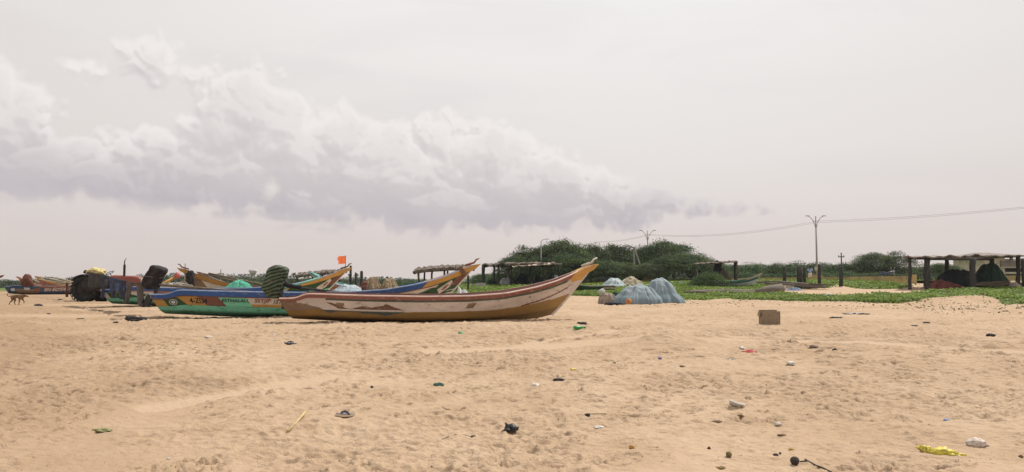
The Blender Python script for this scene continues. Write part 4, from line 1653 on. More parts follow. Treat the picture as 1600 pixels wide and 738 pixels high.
heap('net_heap', 'tan net heap in the green and blue boat beside a reddish sack', 'net', P(582, 456, 25.2), .26, .30, .44, m_tan, 4, 'tan nets in the boats', amp=.2, power=.4)
heap('net_heap', 'lower tan net heap to the right of the reddish sack in the blue railed boat', 'net', P(609, 456, 25.4), .34, .3, .36, m_tan, 8, 'tan nets in the boats', amp=.2, power=.4)
crumple('sack', 'reddish brown sack between the two rails left of the tan net', 'sack', P(571, 455, 25.1), (.26, .3, .36), m_redsack, 3, 0, .2)
heap('net_heap', 'white net bundle inside the green and blue boat just left of the tan nets', 'net', P(545, 456, 25.3), .50, .35, .22, m_palenet, 12, None, amp=.15)
heap('net_heap', 'mint green covered heap in the boat behind the green and blue one', 'net', P(373, 452, 36.0), .60, .5, .40, m_mint, 14, None, amp=.12)
heap('net_heap', 'grey white tarp heap along the third boat beneath the brown bow', 'net', P(268, 457, 32.8), 1.5, .5, .38, m_greytan, 17, None, amp=.22)
crumple('net_bundle', 'dark net bundle between the two motors beside the yellow pole', 'net', P(296, 449, 36.2), (.5, .4, .8), m_blacktarp, 6, 0, .4)
crumple('float', 'round pinkish red float hanging at the tip of the yellow pole', 'float', P(277, 434.5, 38.4), (.30, .30, .30), M('red_float', (.40, .10, .09, 1), .5), 2, 0, .12)
# heaps on the sand behind the near boat
for k, (px, py, w_, h_, mt, lab) in enumerate(((731, 462, .55, .42, m_whitenet, 'white and grey net heap on the sand near the lettered bow'),
                                              (757, 461, .50, .42, m_whitenet, 'bright white net heap right beside the grey one behind the nearest boat'),
                                              (711, 461, .32, .34, m_whitenet, 'small white cloth heap under the yellow bow'),
                                              (722, 459, .30, .75, m_whitenet, 'white cloth draped on a stub under the shield on the yellow bow'))):
    c = P(px, py, 30.0)
    z = Hg(c.x, c.y)
    heap('net_heap', lab, 'net', (c.x, c.y, z - .02), w_, .5, max(h_, .3), mt, 20 + k, 'white nets behind the nearest boat', amp=.2, power=.45)


def gheap(px, py, wpx, hpx, mat, label, seed, name='net_heap', cat='net', group=None, depth=.8, **kw):
    c = G(px, py)
    s = c.y / F
    rx = wpx / 2 * s
    return heap(name, label, cat, (c.x, c.y + rx * depth * .6, Hg(c.x, c.y + rx * depth * .6) - .03), rx, rx * depth, hpx * s, mat, seed, group, **kw)


gheap(1000, 476, 70, 31, m_bluenet, 'round blue grey net mound with an orange float at its foot', 31, group='net mounds', amp=.075, power=.44, skirt=1.12, peak=(.0, 0))
gheap(1038, 474.5, 58, 40, m_bluenet, 'taller pointed blue grey net mound right of the round one', 33, group='net mounds', amp=.06, power=.66, skirt=1.2, peak=(-.18, 0))
gheap(960, 450, 38, 16, m_palenet, 'small pale blue net mound on the grass behind the sacks', 35, group='net mounds', amp=.10, power=.62, skirt=1.2)
gheap(988, 449, 40, 17, m_tannet2, 'straw coloured net mound on the grass behind the round mound', 37, group='net mounds', amp=.10, power=.6)
m_jute = attr_mat('brown_sacking', [(0, (.15, .115, .09, 1)), (.5, (.30, .24, .20, 1)), (1, (.45, .37, .31, 1))], .95, bump=.02, bscale=14)
c = G(951, 475.5)
heap('sack', 'brown grey sack lying against the left of the round net mound', 'sack', (c.x, c.y + .3, c.z - .02), .52, .42, .52, m_jute, 41, amp=.14, power=.38, skirt=1.0)
c = G(965, 474)
heap('cloth', 'dark green cloth spread over the right of the brown sack', 'cloth', (c.x, c.y + .45, c.z), .42, .4, .50, m_greennet, 43, amp=.16)
c = G(943, 473)
crumple('bag', 'crumpled whitish bag lying on top of the brown sack', 'bag', (c.x, c.y + .6, c.z + .46), (.34, .3, .22), m_whitenet, 4)
c = G(960, 477)
crumple('cloth_strip', 'dark blue grey cloth strip on the sand in front of the round mound', 'cloth', c, (.85, .3, .12), m_navy, 9, 0, .4)
c = G(982, 476.5)
fo = thing('float', 'orange disc float standing at the foot of the round net mound', 'float', (c.x, c.y, c.z + .13))
mb = MB()
mb.tube([(-.02, .06, 0), (0, .03, 0), (0, -.03, 0), (-.02, -.06, 0)], [.10, .14, .14, .10], 16)
mb.build('foam_disc', M('orange_foam', (.55, .22, .07, 1), .8, .2, 9, .01, 20), fo, True)
mb = MB()
mb.tube([(0, .08, 0), (0, -.085, 0)], .03, 8)
mb.build('float_core', WOODDARK, fo)
rope('cord', 'thin dark cord lying from the orange float over the net mound foot', [G(986, 475), G(1000, 475.5), G(1012, 475)], .015, m_ropedark, 0, 4, 'cord')
# ------------------------------------------------------------------ road, wall and poles behind the dune
m_wall = M('yellow_wash_wall', (.42, .31, .135, 1), .85, .2, .8, stain=(.22, .17, .10, 1), stain_amt=.6, stain_scale=1.2)
m_cream = M('cream_plaster', (.55, .48, .37, 1), .85, .15, .7, stain=(.30, .25, .20, 1), stain_amt=.4, stain_scale=1.5)
WALLPTS = [P(700, 441.5, 120), P(880, 438.5, 97), P(1060, 436.6, 90), P(1200, 434, 82), P(1300, 433, 77), P(1424, 431.5, 69)]
mb = MB()
rs = []
for i, p in enumerate(WALLPTS):
    d = (WALLPTS[min(i + 1, 5)] - WALLPTS[max(i - 1, 0)])
    n = Vector((-d.y, d.x, 0)).normalized() * .14
    b = Vector((p.x, p.y, float(T(p.x, p.y)) - .4))
    t_ = Vector((p.x, p.y, p.z))
    rs.append([b - n, t_ - n, t_ + n, b + n])
mb.rings(rs)
mb.box(WALLPTS[-1] + Vector((.1, 0, -.25)), (.5, .5, .75))
tag(mb.build('boundary_wall', m_wall), 'long low yellow wall along the road behind the dune plants', 'wall')
mb = MB()
rs = []
for p in WALLPTS + [P(1800, 436, 60)]:
    rs.append([Vector((p.x * 1.004 + .3, p.y + .5, p.z - .32)), Vector((p.x + 2.5, p.y + 7.5, p.z - .30))])
mb.rings(rs, closed=False)
tag(mb.build('road', M('dusty_road', (.16, .14, .12, 1), .95, .2, .5)), 'narrow dusty road behind the yellow wall', 'road', kind='structure')

m_galv = M('galvanised_pole', (.34, .32, .30, 1), .6, .15, 2, stain=(.2, .16, .13, 1), stain_amt=.3, metal=.2)
m_conc = M('concrete_pole', (.30, .28, .25, 1), .9, .2, 3)


def street_lamp(px, y_top, y_base, D, label, plinth=True, height_px=None):
    b, t_ = P(px, y_base, D), P(px, y_top, D)
    h = t_.z - b.z
    root = thing('street_lamp', label, 'street lamp', b, 0, 'street lamps along the road')
    mb = MB()
    mb.tube([(0, 0, .0), (0, 0, h * .45), (0, 0, h)], [.10, .085, .06], 10)
    mb.build('pole', m_galv, root, True)
    for sg in (-1, 1):
        mb = MB()
        mb.tube([(0, 0, h - 1.35), (sg * .12, 0, h - .85), (sg * .28, 0, h - .45), (sg * .50, 0, h - .14), (sg * .72, 0, h - .02)], .032, 7)
        mb.tube([(0, 0, h - .60), (sg * .30, 0, h - .42)], .02, 6)
        a = mb.build('arm', m_galv, root, True)
        mb = MB()
        mb.rings([[Vector((sg * x, y * w_, h + z)) for (y, z) in ((-1, 0), (1, 0), (1, .05), (-1, .05))] for x, w_, in ((.62, .03), (.70, .07), (.92, .08), (1.02, .04))])
        mb.build('lamp_head', m_darkmetal, root)
    if plinth:
        mb = MB()
        mb.box((0, 0, .15), (.95, .95, .9), taper=.92)
        mb.box((0, 0, .66), (.70, .70, .12))
        mb.build('plinth', m_wall, root)
        mb = MB()
        mb.box((-.14, -.12, 1.35), (.24, .12, .34))
        mb.tube([(-.14, -.1, 1.0), (-.14, -.1, 1.5)], .03, 6)
        mb.build('switch_box', m_cream, root)
    return root, t_


l1, top1 = street_lamp(1277, 338, 441, 77, 'tall twin armed street lamp on a yellow plinth, right of the walking person')
l2, top2 = street_lamp(1012.5, 360.5, 439, 92, 'twin armed street lamp in front of the big trees')
b, t_ = P(845.5, 440, 84), P(845, 377, 84)
root = thing('street_lamp', 'single arm lamp pole rising behind the long shelter', 'street lamp', b, 0, 'street lamps along the road')
h = t_.z - b.z
mb = MB()
mb.tube([(0, 0, 0), (0, 0, h)], [.08, .05], 8)
mb.build('pole', m_galv, root, True)
mb = MB()
mb.tube([(0, 0, h - .1), (.15, 0, h + .12), (.5, 0, h + .22)], .035, 6)
mb.build('arm', m_galv, root, True)
mb = MB()
mb.box((.66, 0, h + .22), (.36, .14, .06))
mb.build('lamp_head', m_galv, root)

b = P(991, 437, 90)
root = thing('utility_pole', 'concrete pole with a slanted strut left of the lamp before the trees', 'pole', b)
h = P(991, 387, 90).z - b.z
mb = MB()
mb.tube([(0, 0, 0), (0, 0, h)], [.13, .10], 8)
mb.build('pole', m_conc, root)
mb = MB()
mb.tube([(.05, 0, h - .1), (x_at(1008, 90) - b.x, 0, -.05)], [.09, .10], 8)
mb.build('strut', m_conc, root)
mb = MB()
mb.box((-.12, 0, h + .02), (.62, .12, .10), Matrix.Rotation(.25, 3, 'Y'))
mb.build('cross_arm', WOODDARK, root)
for (px, yt, yb, D, lab, r_) in ((1315.5, 395, 440, 92, 'thin dark pole with a short cross arm rising over the bushes', .085), (288.5, 412, 447, 60, 'thin bare grey pole above the brown upswept bow', .045),
                                 (344.5, 421, 446, 62, 'short thin pole over the slanting grey poles', .045)):
    b = P(px, yb, D)
    h = P(px, yt, D).z - b.z
    root = thing('utility_pole', lab, 'pole', b)
    mb = MB()
    mb.tube([(0, 0, -.5), (0, 0, h)], [r_, r_ * .8], 8)
    mb.build('pole', m_conc if px < 400 else WOODDARK, root)
    if px > 1000:
        mb = MB()
        mb.box((0, 0, h - .5), (.75, .1, .1))
        for sx in (-.3, .3):
            mb.tube([(sx, 0, h - .45), (sx, 0, h - .28)], .035, 6)
        mb.build('cross_arm', WOODDARK, root)
m_wire = M('wire_black', (.10, .095, .09, 1), .7)
for k, dz in enumerate((0, -.16)):
    a = P(1690, 314 + k * 2, 58)
    p1 = P(1276, 345.5, 77) + Vector((0, 0, dz))
    p2 = P(1012.5, 366.5, 92) + Vector((0, 0, dz * .6))
    p3 = P(930, 377.5, 118) + Vector((0, 0, dz * .6))
    mb = MB()
    out = []
    for (u0, u1, sg) in ((a, p1, .25), (p1, p2, .62), (p2, p3, .3)):
        for i in range(24):
            u = i / 24
            v = u0.lerp(u1, u)
            v.z -= sg * 4 * u * (1 - u)
            out.append(v)
    out.append(p3)
    mb.tube(out, .009, 5)
    tag(mb.build('power_cable', m_wire, None, True), ['upper power cable strung between the two twin armed lamps', 'lower power cable hanging just beneath the upper one'][k], 'cable', 'power cables over the dune')

# ------------------------------------------------------------------ shelters
m_thatch = M('old_thatch', (.17, .135, .11, 1), .95, .35, 4, .05, 12, (.07, .055, .045, 1), .6, 5, (1, 4, 1))
m_tin = M('weathered_roof_sheet', (.24, .20, .175, 1), .8, .3, 2.5, .02, 6, (.12, .09, .07, 1), .6, 3)
m_purlin = M('roof_beam_wood', (.07, .06, .055, 1), .9, .3, 5)


def roof(name, parent, loc, pts, thick, mat, ragged=.12, seed=1, nu=46, nv=10, sag=.0, pale=None):
    """pts: four corners, front-left, front-right, back-right, back-left in world space"""
    a, b, c, d = [Vector(p) - Vector(loc) for p in pts]
    top, bot = [], []
    for i in range(nu):
        u = i / (nu - 1)
        ra, rb = [], []
        for j in range(nv):
            v = j / (nv - 1)
            p = a.lerp(b, u).lerp(d.lerp(c, u), v)
            e = ragged * mnoise.noise(Vector((u * 23, seed, v * 3)))
            p.y += (e * 2 if j in (0, nv - 1) else e * .5)
            p.z += ragged * .8 * mnoise.noise(Vector((u * 14 + seed, v * 4, 2))) - sag * math.sin(math.pi * u) + thick * .35 * mnoise.noise(Vector((u * 19, v * 6, seed))) + thick * .3 * mnoise.noise(Vector((u * 71, v * 9, seed)))
            ra.append(p + Vector((0, 0, thick / 2)))
            rb.append(p - Vector((0, 0, thick / 2 + (ragged * .9 * abs(mnoise.noise(Vector((u * 37, seed + 5, 0)))) if j == 0 else 0))))
        top.append(ra + rb[::-1])
    mb = MB()
    mb.rings(top)
    return mb.build(name, mat, parent)


def shelter(label, posts, roofpts, rmat, thick, group='shelters behind the beach', ragged=.12, seed=1, beams=True, name='shelter', sag=0.0, post_r=.10):
    """posts: (px, y_top, y_base, D, half width in metres)"""
    loc = P(posts[0][0], posts[0][2], posts[0][3])
    root = thing(name, label, 'shelter', loc, 0, group)
    tops = []
    for (px, yt, yb, D, hw) in posts:
        t_, b = P(px, yt, D), P(px, yb, D)
        g0 = Hg(b.x, b.y) - .25
        mb = MB()
        n = 7
        for_pts = []
        for i in range(n):
            u = i / (n - 1)
            for_pts.append(Vector((b.x + (t_.x - b.x) * u + random.uniform(-.035, .035), D + random.uniform(-.03, .03), g0 + (t_.z - g0) * u)) - loc)
        mb.tube(for_pts, [hw * random.uniform(.88, 1.08) for _ in range(n)], 9)
        mb.build('post', WOODDARK, root, True)
        tops.append(t_ - loc)
    if beams:
        for (i, j) in beams if beams is not True else [(k, k + 1) for k in range(len(tops) - 1)]:
            mb = MB()
            mb.tube([tops[i] + Vector((-.1, 0, -.03)), tops[j] + Vector((.1, 0, -.03))], .075, 6)
            mb.build('beam', m_purlin, root)
    roof('roof', root, loc, roofpts, thick, rmat, ragged, seed, sag=sag)
    a, b, c, d = [Vector(p) - loc for p in roofpts]
    rr = random.Random(seed)
    for k in range(9):
        u = (k + rr.uniform(.2, .8)) / 9
        p, q = a.lerp(b, u), d.lerp(c, u + rr.uniform(-.03, .03))
        e = (q - p).normalized()
        mb = MB()
        mb.tube([p - e * rr.uniform(.1, .55) + Vector((0, 0, thick * .5 + rr.uniform(-.06, .03))), p.lerp(q, .5) + Vector((0, 0, thick * .8 - sag)), q + e * .3], rr.uniform(.022, .045), 5)
        mb.build('roof_pole', m_purlin, root)
    for k in range(5):
        i = rr.randrange(len(tops))
        tp = tops[i] + Vector((rr.uniform(-.05, .05), -post_r * 1.6, -rr.uniform(.05, .2)))
        mb = MB()
        mb.tube([tp, tp + Vector((.05, -.05, -.2)), tp + Vector((rr.uniform(-.1, .1), -.04, -rr.uniform(.4, .9)))], .014, 5)
        mb.build('lashing', m_rope, root)
    return root


random.seed(4)
D5, D5b = 57.0, 61.5
shelter('wide open shelter on thick dark posts with a thin wavy roof at the right edge',
        [(1421.5, 404, 453, D5, .12), (1449, 404, 452.5, D5, .20), (1519.5, 404, 450, D5 - .5, .22), (1590.5, 400, 440, 58.5, .15), (1479.5, 405, 442, D5b, .16), (1550, 405, 443, D5b - .5, .17), (1446, 405, 448, D5b, .14)],
        [P(1412, 402.5, 56.3), P(1597, 399.5, 57.3), P(1594, 402, 62.5), P(1418, 404, 62.5)], m_tin, .05, ragged=.24, seed=3,
        beams=[(0, 1), (1, 2), (2, 3), (6, 4), (4, 5)], sag=-.05)
shelter('long open shelter with a broken pole roof under the big trees',
        [(755, 414, 446, 75, .17), (772, 416, 447, 77, .10), (779, 416, 447, 75, .10), (798, 416, 447, 76, .12), (829, 416, 447, 76, .10), (853, 416, 447, 75, .09), (874, 414, 446, 76, .09)],
        [P(753, 414.5, 74), P(878, 413.2, 74.4), P(876, 414.5, 79), P(757, 415, 79)], m_thatch, .10, ragged=.35, seed=8, sag=-.12)
mb = MB()
loc = P(835, 413, 75)
o = roof('roof_sheet', None, (0, 0, 0), [P(800, 416.5, 73.6), P(862, 412.8, 73.8), P(860, 411.5, 77), P(802, 413.5, 77)], .03, M('pale_roof_sheet', (.62, .50, .40, 1), .8, .2, 2), .12, 9)
tag(o, 'pale flat sheet laid on the roof of the long shelter', 'roof sheet')
shelter('low thatched shelter seen just behind the blue and yellow bow of the nearer lettered boat',
        [(654, 424, 447, 57, .08), (663, 424, 447, 60, .07), (675, 423, 447, 57, .08), (694, 422, 447, 57.5, .08), (700, 421, 446, 60, .07), (714, 421, 446, 57, .08), (731, 420, 446, 60, .07)],
        [P(645, 425.5, 56), P(742, 420.5, 56.4), P(738, 416.5, 60), P(652, 421, 60)], m_thatch, .20, ragged=.13, seed=12, sag=-.12)
shelter('thatched shelter on dark posts behind the bow that flies the orange flag',
        [(464, 431, 447, 60, .09), (488, 430, 447, 62, .08), (496, 429, 447, 60, .10), (503, 428, 447, 60, .14), (513, 427, 447, 60, .10), (530, 426, 447, 62, .08)],
        [P(462, 432.5, 59), P(542, 425.5, 59.5), P(540, 422.5, 63), P(466, 428.5, 63)], m_thatch, .18, ragged=.14, seed=15, sag=-.05)
shelter('small slanting pole shelter with one thick post beside the teal boat',
        [(1087, 419, 449, 65, .10), (1149.5, 410, 445, 65.5, .17), (1121, 411, 447, 68, .10), (1126, 411, 446, 69, .14)],
        [P(1083, 413.3, 64), P(1153, 409, 64.5), P(1150, 408, 69.5), P(1088, 412, 69.5)], m_thatch, .07, ragged=.14, seed=18, beams=[(2, 3)])
mb = MB()
mb.tube([P(1126, 422, 66), P(1134, 428, 66), P(1146, 445, 65.5)], [.16, .18, .10], 8)
mb.tube([P(1118, 428, 66.5), P(1132, 440, 66), P(1140, 446, 65.6)], [.2, .25, .12], 8)
tag(mb.build('folded_net', m_jute, None, True), 'brown net hung folded from the small slanting shelter over the teal boat', 'net')
crumple('cloth_bundle', 'dark cloth bundle hanging under the roof of the small slanting shelter', 'cloth', P(1121, 423, 66.5), (.55, .5, .9), m_navy, 7, 0, .4)
# clutter under the long shelter
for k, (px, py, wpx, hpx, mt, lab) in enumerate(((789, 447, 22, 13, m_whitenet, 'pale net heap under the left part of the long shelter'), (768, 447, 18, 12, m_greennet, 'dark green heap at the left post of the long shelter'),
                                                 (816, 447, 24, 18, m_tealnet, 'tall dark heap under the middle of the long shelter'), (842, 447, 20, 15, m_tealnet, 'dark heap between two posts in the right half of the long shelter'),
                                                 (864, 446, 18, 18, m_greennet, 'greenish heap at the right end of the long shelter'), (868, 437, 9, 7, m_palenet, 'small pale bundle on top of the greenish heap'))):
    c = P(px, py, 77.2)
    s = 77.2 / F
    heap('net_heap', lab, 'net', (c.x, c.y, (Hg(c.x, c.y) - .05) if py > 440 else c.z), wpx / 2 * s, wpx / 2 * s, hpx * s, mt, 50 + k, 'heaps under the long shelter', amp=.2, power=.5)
mb = MB()
mb.box(P(838, 426, 76.5), (2.4, .5, .06), Matrix.Rotation(.02, 3, 'Y'))
tag(mb.build('shelf_board', M('green_board', (.03, .11, .05, 1), .8)), 'green board hung level under the long shelter', 'board')
# heaps in the right shelter
sR = 60.0 / F
c = P(1497, 444, 60)
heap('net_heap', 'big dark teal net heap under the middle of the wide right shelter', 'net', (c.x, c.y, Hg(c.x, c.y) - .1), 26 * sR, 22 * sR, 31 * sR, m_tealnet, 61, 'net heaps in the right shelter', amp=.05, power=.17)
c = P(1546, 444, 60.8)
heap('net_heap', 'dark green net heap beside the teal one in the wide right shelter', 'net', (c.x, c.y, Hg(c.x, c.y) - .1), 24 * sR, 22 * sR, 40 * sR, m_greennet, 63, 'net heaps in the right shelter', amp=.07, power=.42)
c = G(1484, 451.5)
heap('tarp_heap', 'faded red tarp heap at the front of the wide right shelter', 'tarp', (c.x, c.y + .8, c.z - .02), 29 * c.y / F, 1.1, 14 * c.y / F, attr_mat('faded_red_tarp', [(0, (.10, .03, .028, 1)), (.5, (.26, .085, .075, 1)), (1, (.36, .20, .17, 1))], .85), 65, None, amp=.14, power=.8)
c = G(1515, 450)
heap('tarp_heap', 'grey green cloth at the right foot of the red tarp', 'tarp', (c.x, c.y + .9, c.z), .65, .5, .45, m_greennet, 66, None, amp=.15)
mb = MB()
for i in range(9):
    a = P(1540 + i * 2.2, 446 - i * .6, 58.5 + .1 * i)
    mb.tube([a + Vector((-1.2, 0, .0)), a + Vector((1.3, .2, .12 * math.sin(i * 2)))], .04, 5)
tag(mb.build('stick_bundle', m_bamboo), 'bundle of grey sticks lying at the right of the green net heap', 'sticks')
c = P(1585, 445, 58.3)
heap('sack', 'round brown sack sitting between the stick bundle and the last post', 'sack', (c.x, c.y, Hg(c.x, c.y) - .03), .42, .4, .52, m_jute, 68, amp=.12, power=.42)
c = P(1600, 447, 58.0)
mb = MB()
mb.tube([Vector((c.x, c.y, Hg(c.x, c.y) - .2)), Vector((c.x, c.y, P(1600, 404, 58).z))], [.14, .13], 8)
tag(mb.build('wooden_post', WOODDARK, None, True), 'dark post cut by the right edge of the view', 'post', 'dark wooden posts')
for k, (px, yt, yb, r_, lab, lean) in enumerate(((1225.5, 417.5, 443.5, .16, 'single dark post left of the walking person', 0), (1249.5, 417, 444, .26, 'thick dark post right behind the walking person', 0),
                                                (1257.5, 418.5, 444, .13, 'thinner dark post touching the thick one', .5), (1280.5, 414, 447, .15, 'dark post directly beside the tall lamp', 0),
                                                (1314, 417, 447, .17, 'dark post with pale split top standing alone on the grass', -.5), (548, 416, 446, .10, 'dark post standing behind the orange flag bow', 0),
                                                (556, 427, 446, .10, 'shorter dark post behind the grey white boat', 0), (565, 424.5, 447, .13, 'blackest post left of the reddish sack', 0))):
    D = 63 if px > 1000 else 58
    t_, b = P(px, yt, D), P(px, yb, D)
    mb = MB()
    g0 = min(Hg(b.x, b.y) - .2, b.z)
    mb.tube([Vector((b.x + lean * .06, D, g0)), Vector(((b.x + t_.x) / 2 + random.uniform(-.03, .03), D, (g0 + t_.z) / 2)), t_ - Vector((0, 0, .02)), t_ + Vector((random.uniform(-.05, .05), 0, .04))],
            [r_, r_ * .93, r_ * .88, r_ * .5], 8)
    tag(mb.build('wooden_post', WOODDARK, None, True), lab, 'post', 'dark wooden posts')

# driftwood, planks and cloths on the dune
c = G(1200, 459)
mb = MB()
mb.tube([P(1178, 457, c.y) + Vector((0, 0, .0)), P(1190, 455.5, c.y), P(1205, 453.8, c.y + .2), P(1221, 452, c.y + .4)], [.12, .24, .34, .36], 12)
tag(mb.build('driftwood_log', WOODGREY, None, True), 'thick grey driftwood log lying on the grass with its cut end to the right', 'log')
for k in range(5):
    y0 = (457.5, 458.5, 459.3, 460.3, 461)[k]
    x0, x1 = ((1098, 1178), (1075, 1130), (1120, 1185), (1068, 1112), (1140, 1178))[k]
    a, b = G(x0, y0 + 1), G(x1, y0 - .3)
    mb = MB()
    mb.tube([a + Vector((0, 0, .14)), a.lerp(b, .5) + Vector((0, 0, .17)), b + Vector((0, 0, .14))], [.08, .11, .07], 7)
    tag(mb.build('old_plank', WOODGREY, None, True), ['long grey pole pointing at the thick end of the driftwood log', 'leftmost long grey pole lying on the grass right of the net mounds', 'grey pole lying nearest to the log on its front side',
        'short grey pole at the left of the row on the grass', 'short grey pole in the front of the row on the grass'][k], 'pole', 'grey poles on the grass')
pl = [((1196, 445, 1240, 446), 0), ((1228, 446, 1290, 451), 1), ((1240, 448.5, 1275, 452), 2), ((1215, 444, 1262, 448), 3), ((1260, 447.5, 1297, 449.5), 4), ((1236, 446.5, 1268, 451.5), 5), ((1184, 446, 1212, 445.5), 6)]
for (x0, y0, x1, y1), k in pl:
    D = 58 + (k % 3)
    a, b = P(x0, y0, D), P(x1, y1, D - 1.5)
    mb = MB()
    d = b - a
    q = d.to_track_quat('X', 'Z').to_matrix()
    mb.box((a + b) / 2 + Vector((0, 0, .06 + .03 * k)), (d.length, .34, .13), q, jit=.04)
    tag(mb.build('broken_boat_plank', WOODGREY), ['topmost grey plank of the broken heap', 'long plank running down the right of the broken heap', 'lowest plank at the sand edge of the broken heap', 'plank crossing the middle of the broken heap',
        'thin plank end sticking out right of the broken heap', 'steep plank leaning over the blue cloth', 'separate plank left of the broken heap'][k], 'plank', 'broken boat planks on the dune')
gheap(1228, 453.5, 44, 9, attr_mat('sand_sheet', [(0, (.42, .34, .27, 1)), (1, (.68, .58, .49, 1))], .9), 'pale sand coloured sheet heaped under the broken planks', 71, 'tarp_heap', 'tarp', None, .7, amp=.12, power=.9)
gheap(1243, 454.5, 26, 6, attr_mat('blue_grey_cloth', [(0, (.10, .13, .20, 1)), (1, (.25, .31, .42, 1))], .9), 'blue grey cloth lying in front of the pale sheet', 72, 'cloth', 'cloth', None, .7, amp=.16, power=.8)
gheap(1297, 465.5, 30, 8, m_whitenet, 'flat pale grey net heap on the sand strip', 73, 'net_heap', 'net', None, .8, amp=.16, power=.8)
gheap(1060, 444.5, 28, 4, attr_mat('blue_net', [(0, (.05, .12, .22, 1)), (1, (.16, .32, .45, 1))], .9), 'small blue net strip on the grass left of the leafy bush', 74, 'net_heap', 'net', None, .5, amp=.2)
gheap(1058, 441.5, 24, 3.5, m_blacktarp, 'dark flat heap behind the blue net strip', 75, 'tarp_heap', 'tarp', None, .6, amp=.15)
gheap(1112, 447.5, 12, 3, m_jute, 'small brown heap at the foot of the leafy bush', 76, 'cloth', 'cloth', None, .6, amp=.2)
c = G(751, 450)
mb = MB()
mb.box((c.x, c.y, c.z + .22), (.72 * c.y / 57, .5, .46), jit=.02, taper=.97)
tag(mb.build('concrete_block', M('grey_concrete', (.36, .34, .31, 1), .9, .2, 4, .01)), 'pale concrete block on the grass left of the long shelter', 'block')
c = P(894, 438, 86)
mb = MB()
rs = []
for (x, w_, z1) in ((-2.0, .05, .3), (-1.2, .75, .62), (-.3, .8, .85), (.8, .8, .88), (1.7, .75, .66), (2.2, .1, .4)):
    rs.append([Vector((x, -w_, 0)), Vector((x, -w_, z1 * .6)), Vector((x, -w_ * .7, z1)), Vector((x, w_ * .7, z1)), Vector((x, w_, z1 * .6)), Vector((x, w_, 0))])
mb.rings(rs)
o = mb.build('covered_cart', attr_mat('slate_cover', [(0, (.08, .10, .14, 1)), (1, (.2, .23, .28, 1))]), None, True)
o.location = P(948, 438.5, 84)
o.scale = (.55, .55, .42)
tag(o, 'low dark blue covered shape behind the pale net mound', 'cover')

# tank tower far off
c = P(395, 436, 170)
root = thing('water_tank', 'white funnel shaped water tank on legs above the far trees', 'water tank', (c.x, c.y, .8))
h0, h1 = P(395, 430.5, 170).z - .8, P(395, 422, 170).z - .8
mb = MB()
mb.tube([(0, 0, h0), (0, 0, h1 - .3), (0, 0, h1)], [.45, .88, .92], 14)
mb.build('tank', M('tank_white', (.62, .60, .58, 1), .7), root, True)
for k in range(4):
    a = math.pi / 4 + k * math.pi / 2
    mb = MB()
    mb.tube([(math.cos(a) * .6, math.sin(a) * .6, -.3), (math.cos(a) * .4, math.sin(a) * .4, h0 + .1)], .08, 6)
    mb.build('leg', m_conc, root)

# ------------------------------------------------------------------ house at the right edge
def house():
    D = 104.0
    s = D / F
    X = lambda px: x_at(px, D)
    Z = lambda py: z_at(py, D)
    g0 = 1.6
    root = thing('house', 'cream house with a pitched grey roof and dark balcony openings behind the right shelter', 'house', (X(1570), D, g0))
    mx, mz = X(1570), g0

    def bx(name, x0, x1, y0, y1, d0, d1, mat):
        mb = MB()
        mb.box(((X(x0) + X(x1)) / 2 - mx, (d0 + d1) / 2, (Z(y0) + Z(y1)) / 2 - mz), (X(x1) - X(x0), d1 - d0, Z(y0) - Z(y1)))
        return mb.build(name, mat, root)
    mdark = M('dark_opening', (.03, .028, .028, 1), .9)
    mgrey = M('grey_parapet', (.20, .17, .15, 1), .9, .2, 1.5)
    mroof = M('grey_roof_sheet', (.17, .14, .125, 1), .8, .2, 1.2)
    bx('wall', 1537, 1571, 440, 400.5, 0, 7, m_cream)
    bx('wall', 1571, 1640, 440, 404, 2.2, 7, m_cream)
    bx('balcony_parapet', 1563.5, 1640, 417, 407.5, -.25, -.02, mgrey)
    bx('floor_slab', 1563.5, 1640, 418.6, 417.2, -.3, 2.15, m_cream)
    bx('opening', 1571.5, 1640, 425, 418.8, 2.05, 2.18, mdark)
    bx('balcony_parapet', 1571.5, 1640, 428, 425.2, -.05, .12, m_cream)
    bx('opening', 1571.5, 1640, 430.5, 428.2, 2.0, 2.17, mdark)
    bx('plinth_wall', 1564, 1640, 440, 430.7, -.1, .12, m_wall)
    for k, px in enumerate((1580, 1614)):
        bx('pillar', px, px + 3.5, 407.3, 401.5, -.1, .2, mgrey)
    # hipped sheet roof
    mb = MB()
    ridge = [(X(1548) - mx, 3.2, Z(393.6) - mz), (X(1567) - mx, 3.2, Z(393.8) - mz)]
    eav = [(X(1526) - mx, -.9, Z(400.5) - mz), (X(1601) - mx, -.9, Z(399.5) - mz), (X(1601) - mx, 8, Z(399.5) - mz), (X(1526) - mx, 8, Z(400.5) - mz)]
    vs = eav + ridge + [(x, y, z - .14) for x, y, z in eav]
    mb.add(vs, [(0, 1, 5, 4), (1, 2, 5), (2, 3, 4, 5), (3, 0, 4), (0, 6, 7, 1), (1, 7, 8, 2), (2, 8, 9, 3), (3, 9, 6, 0), (6, 9, 8, 7)])
    mb.build('roof', mroof, root)


house()
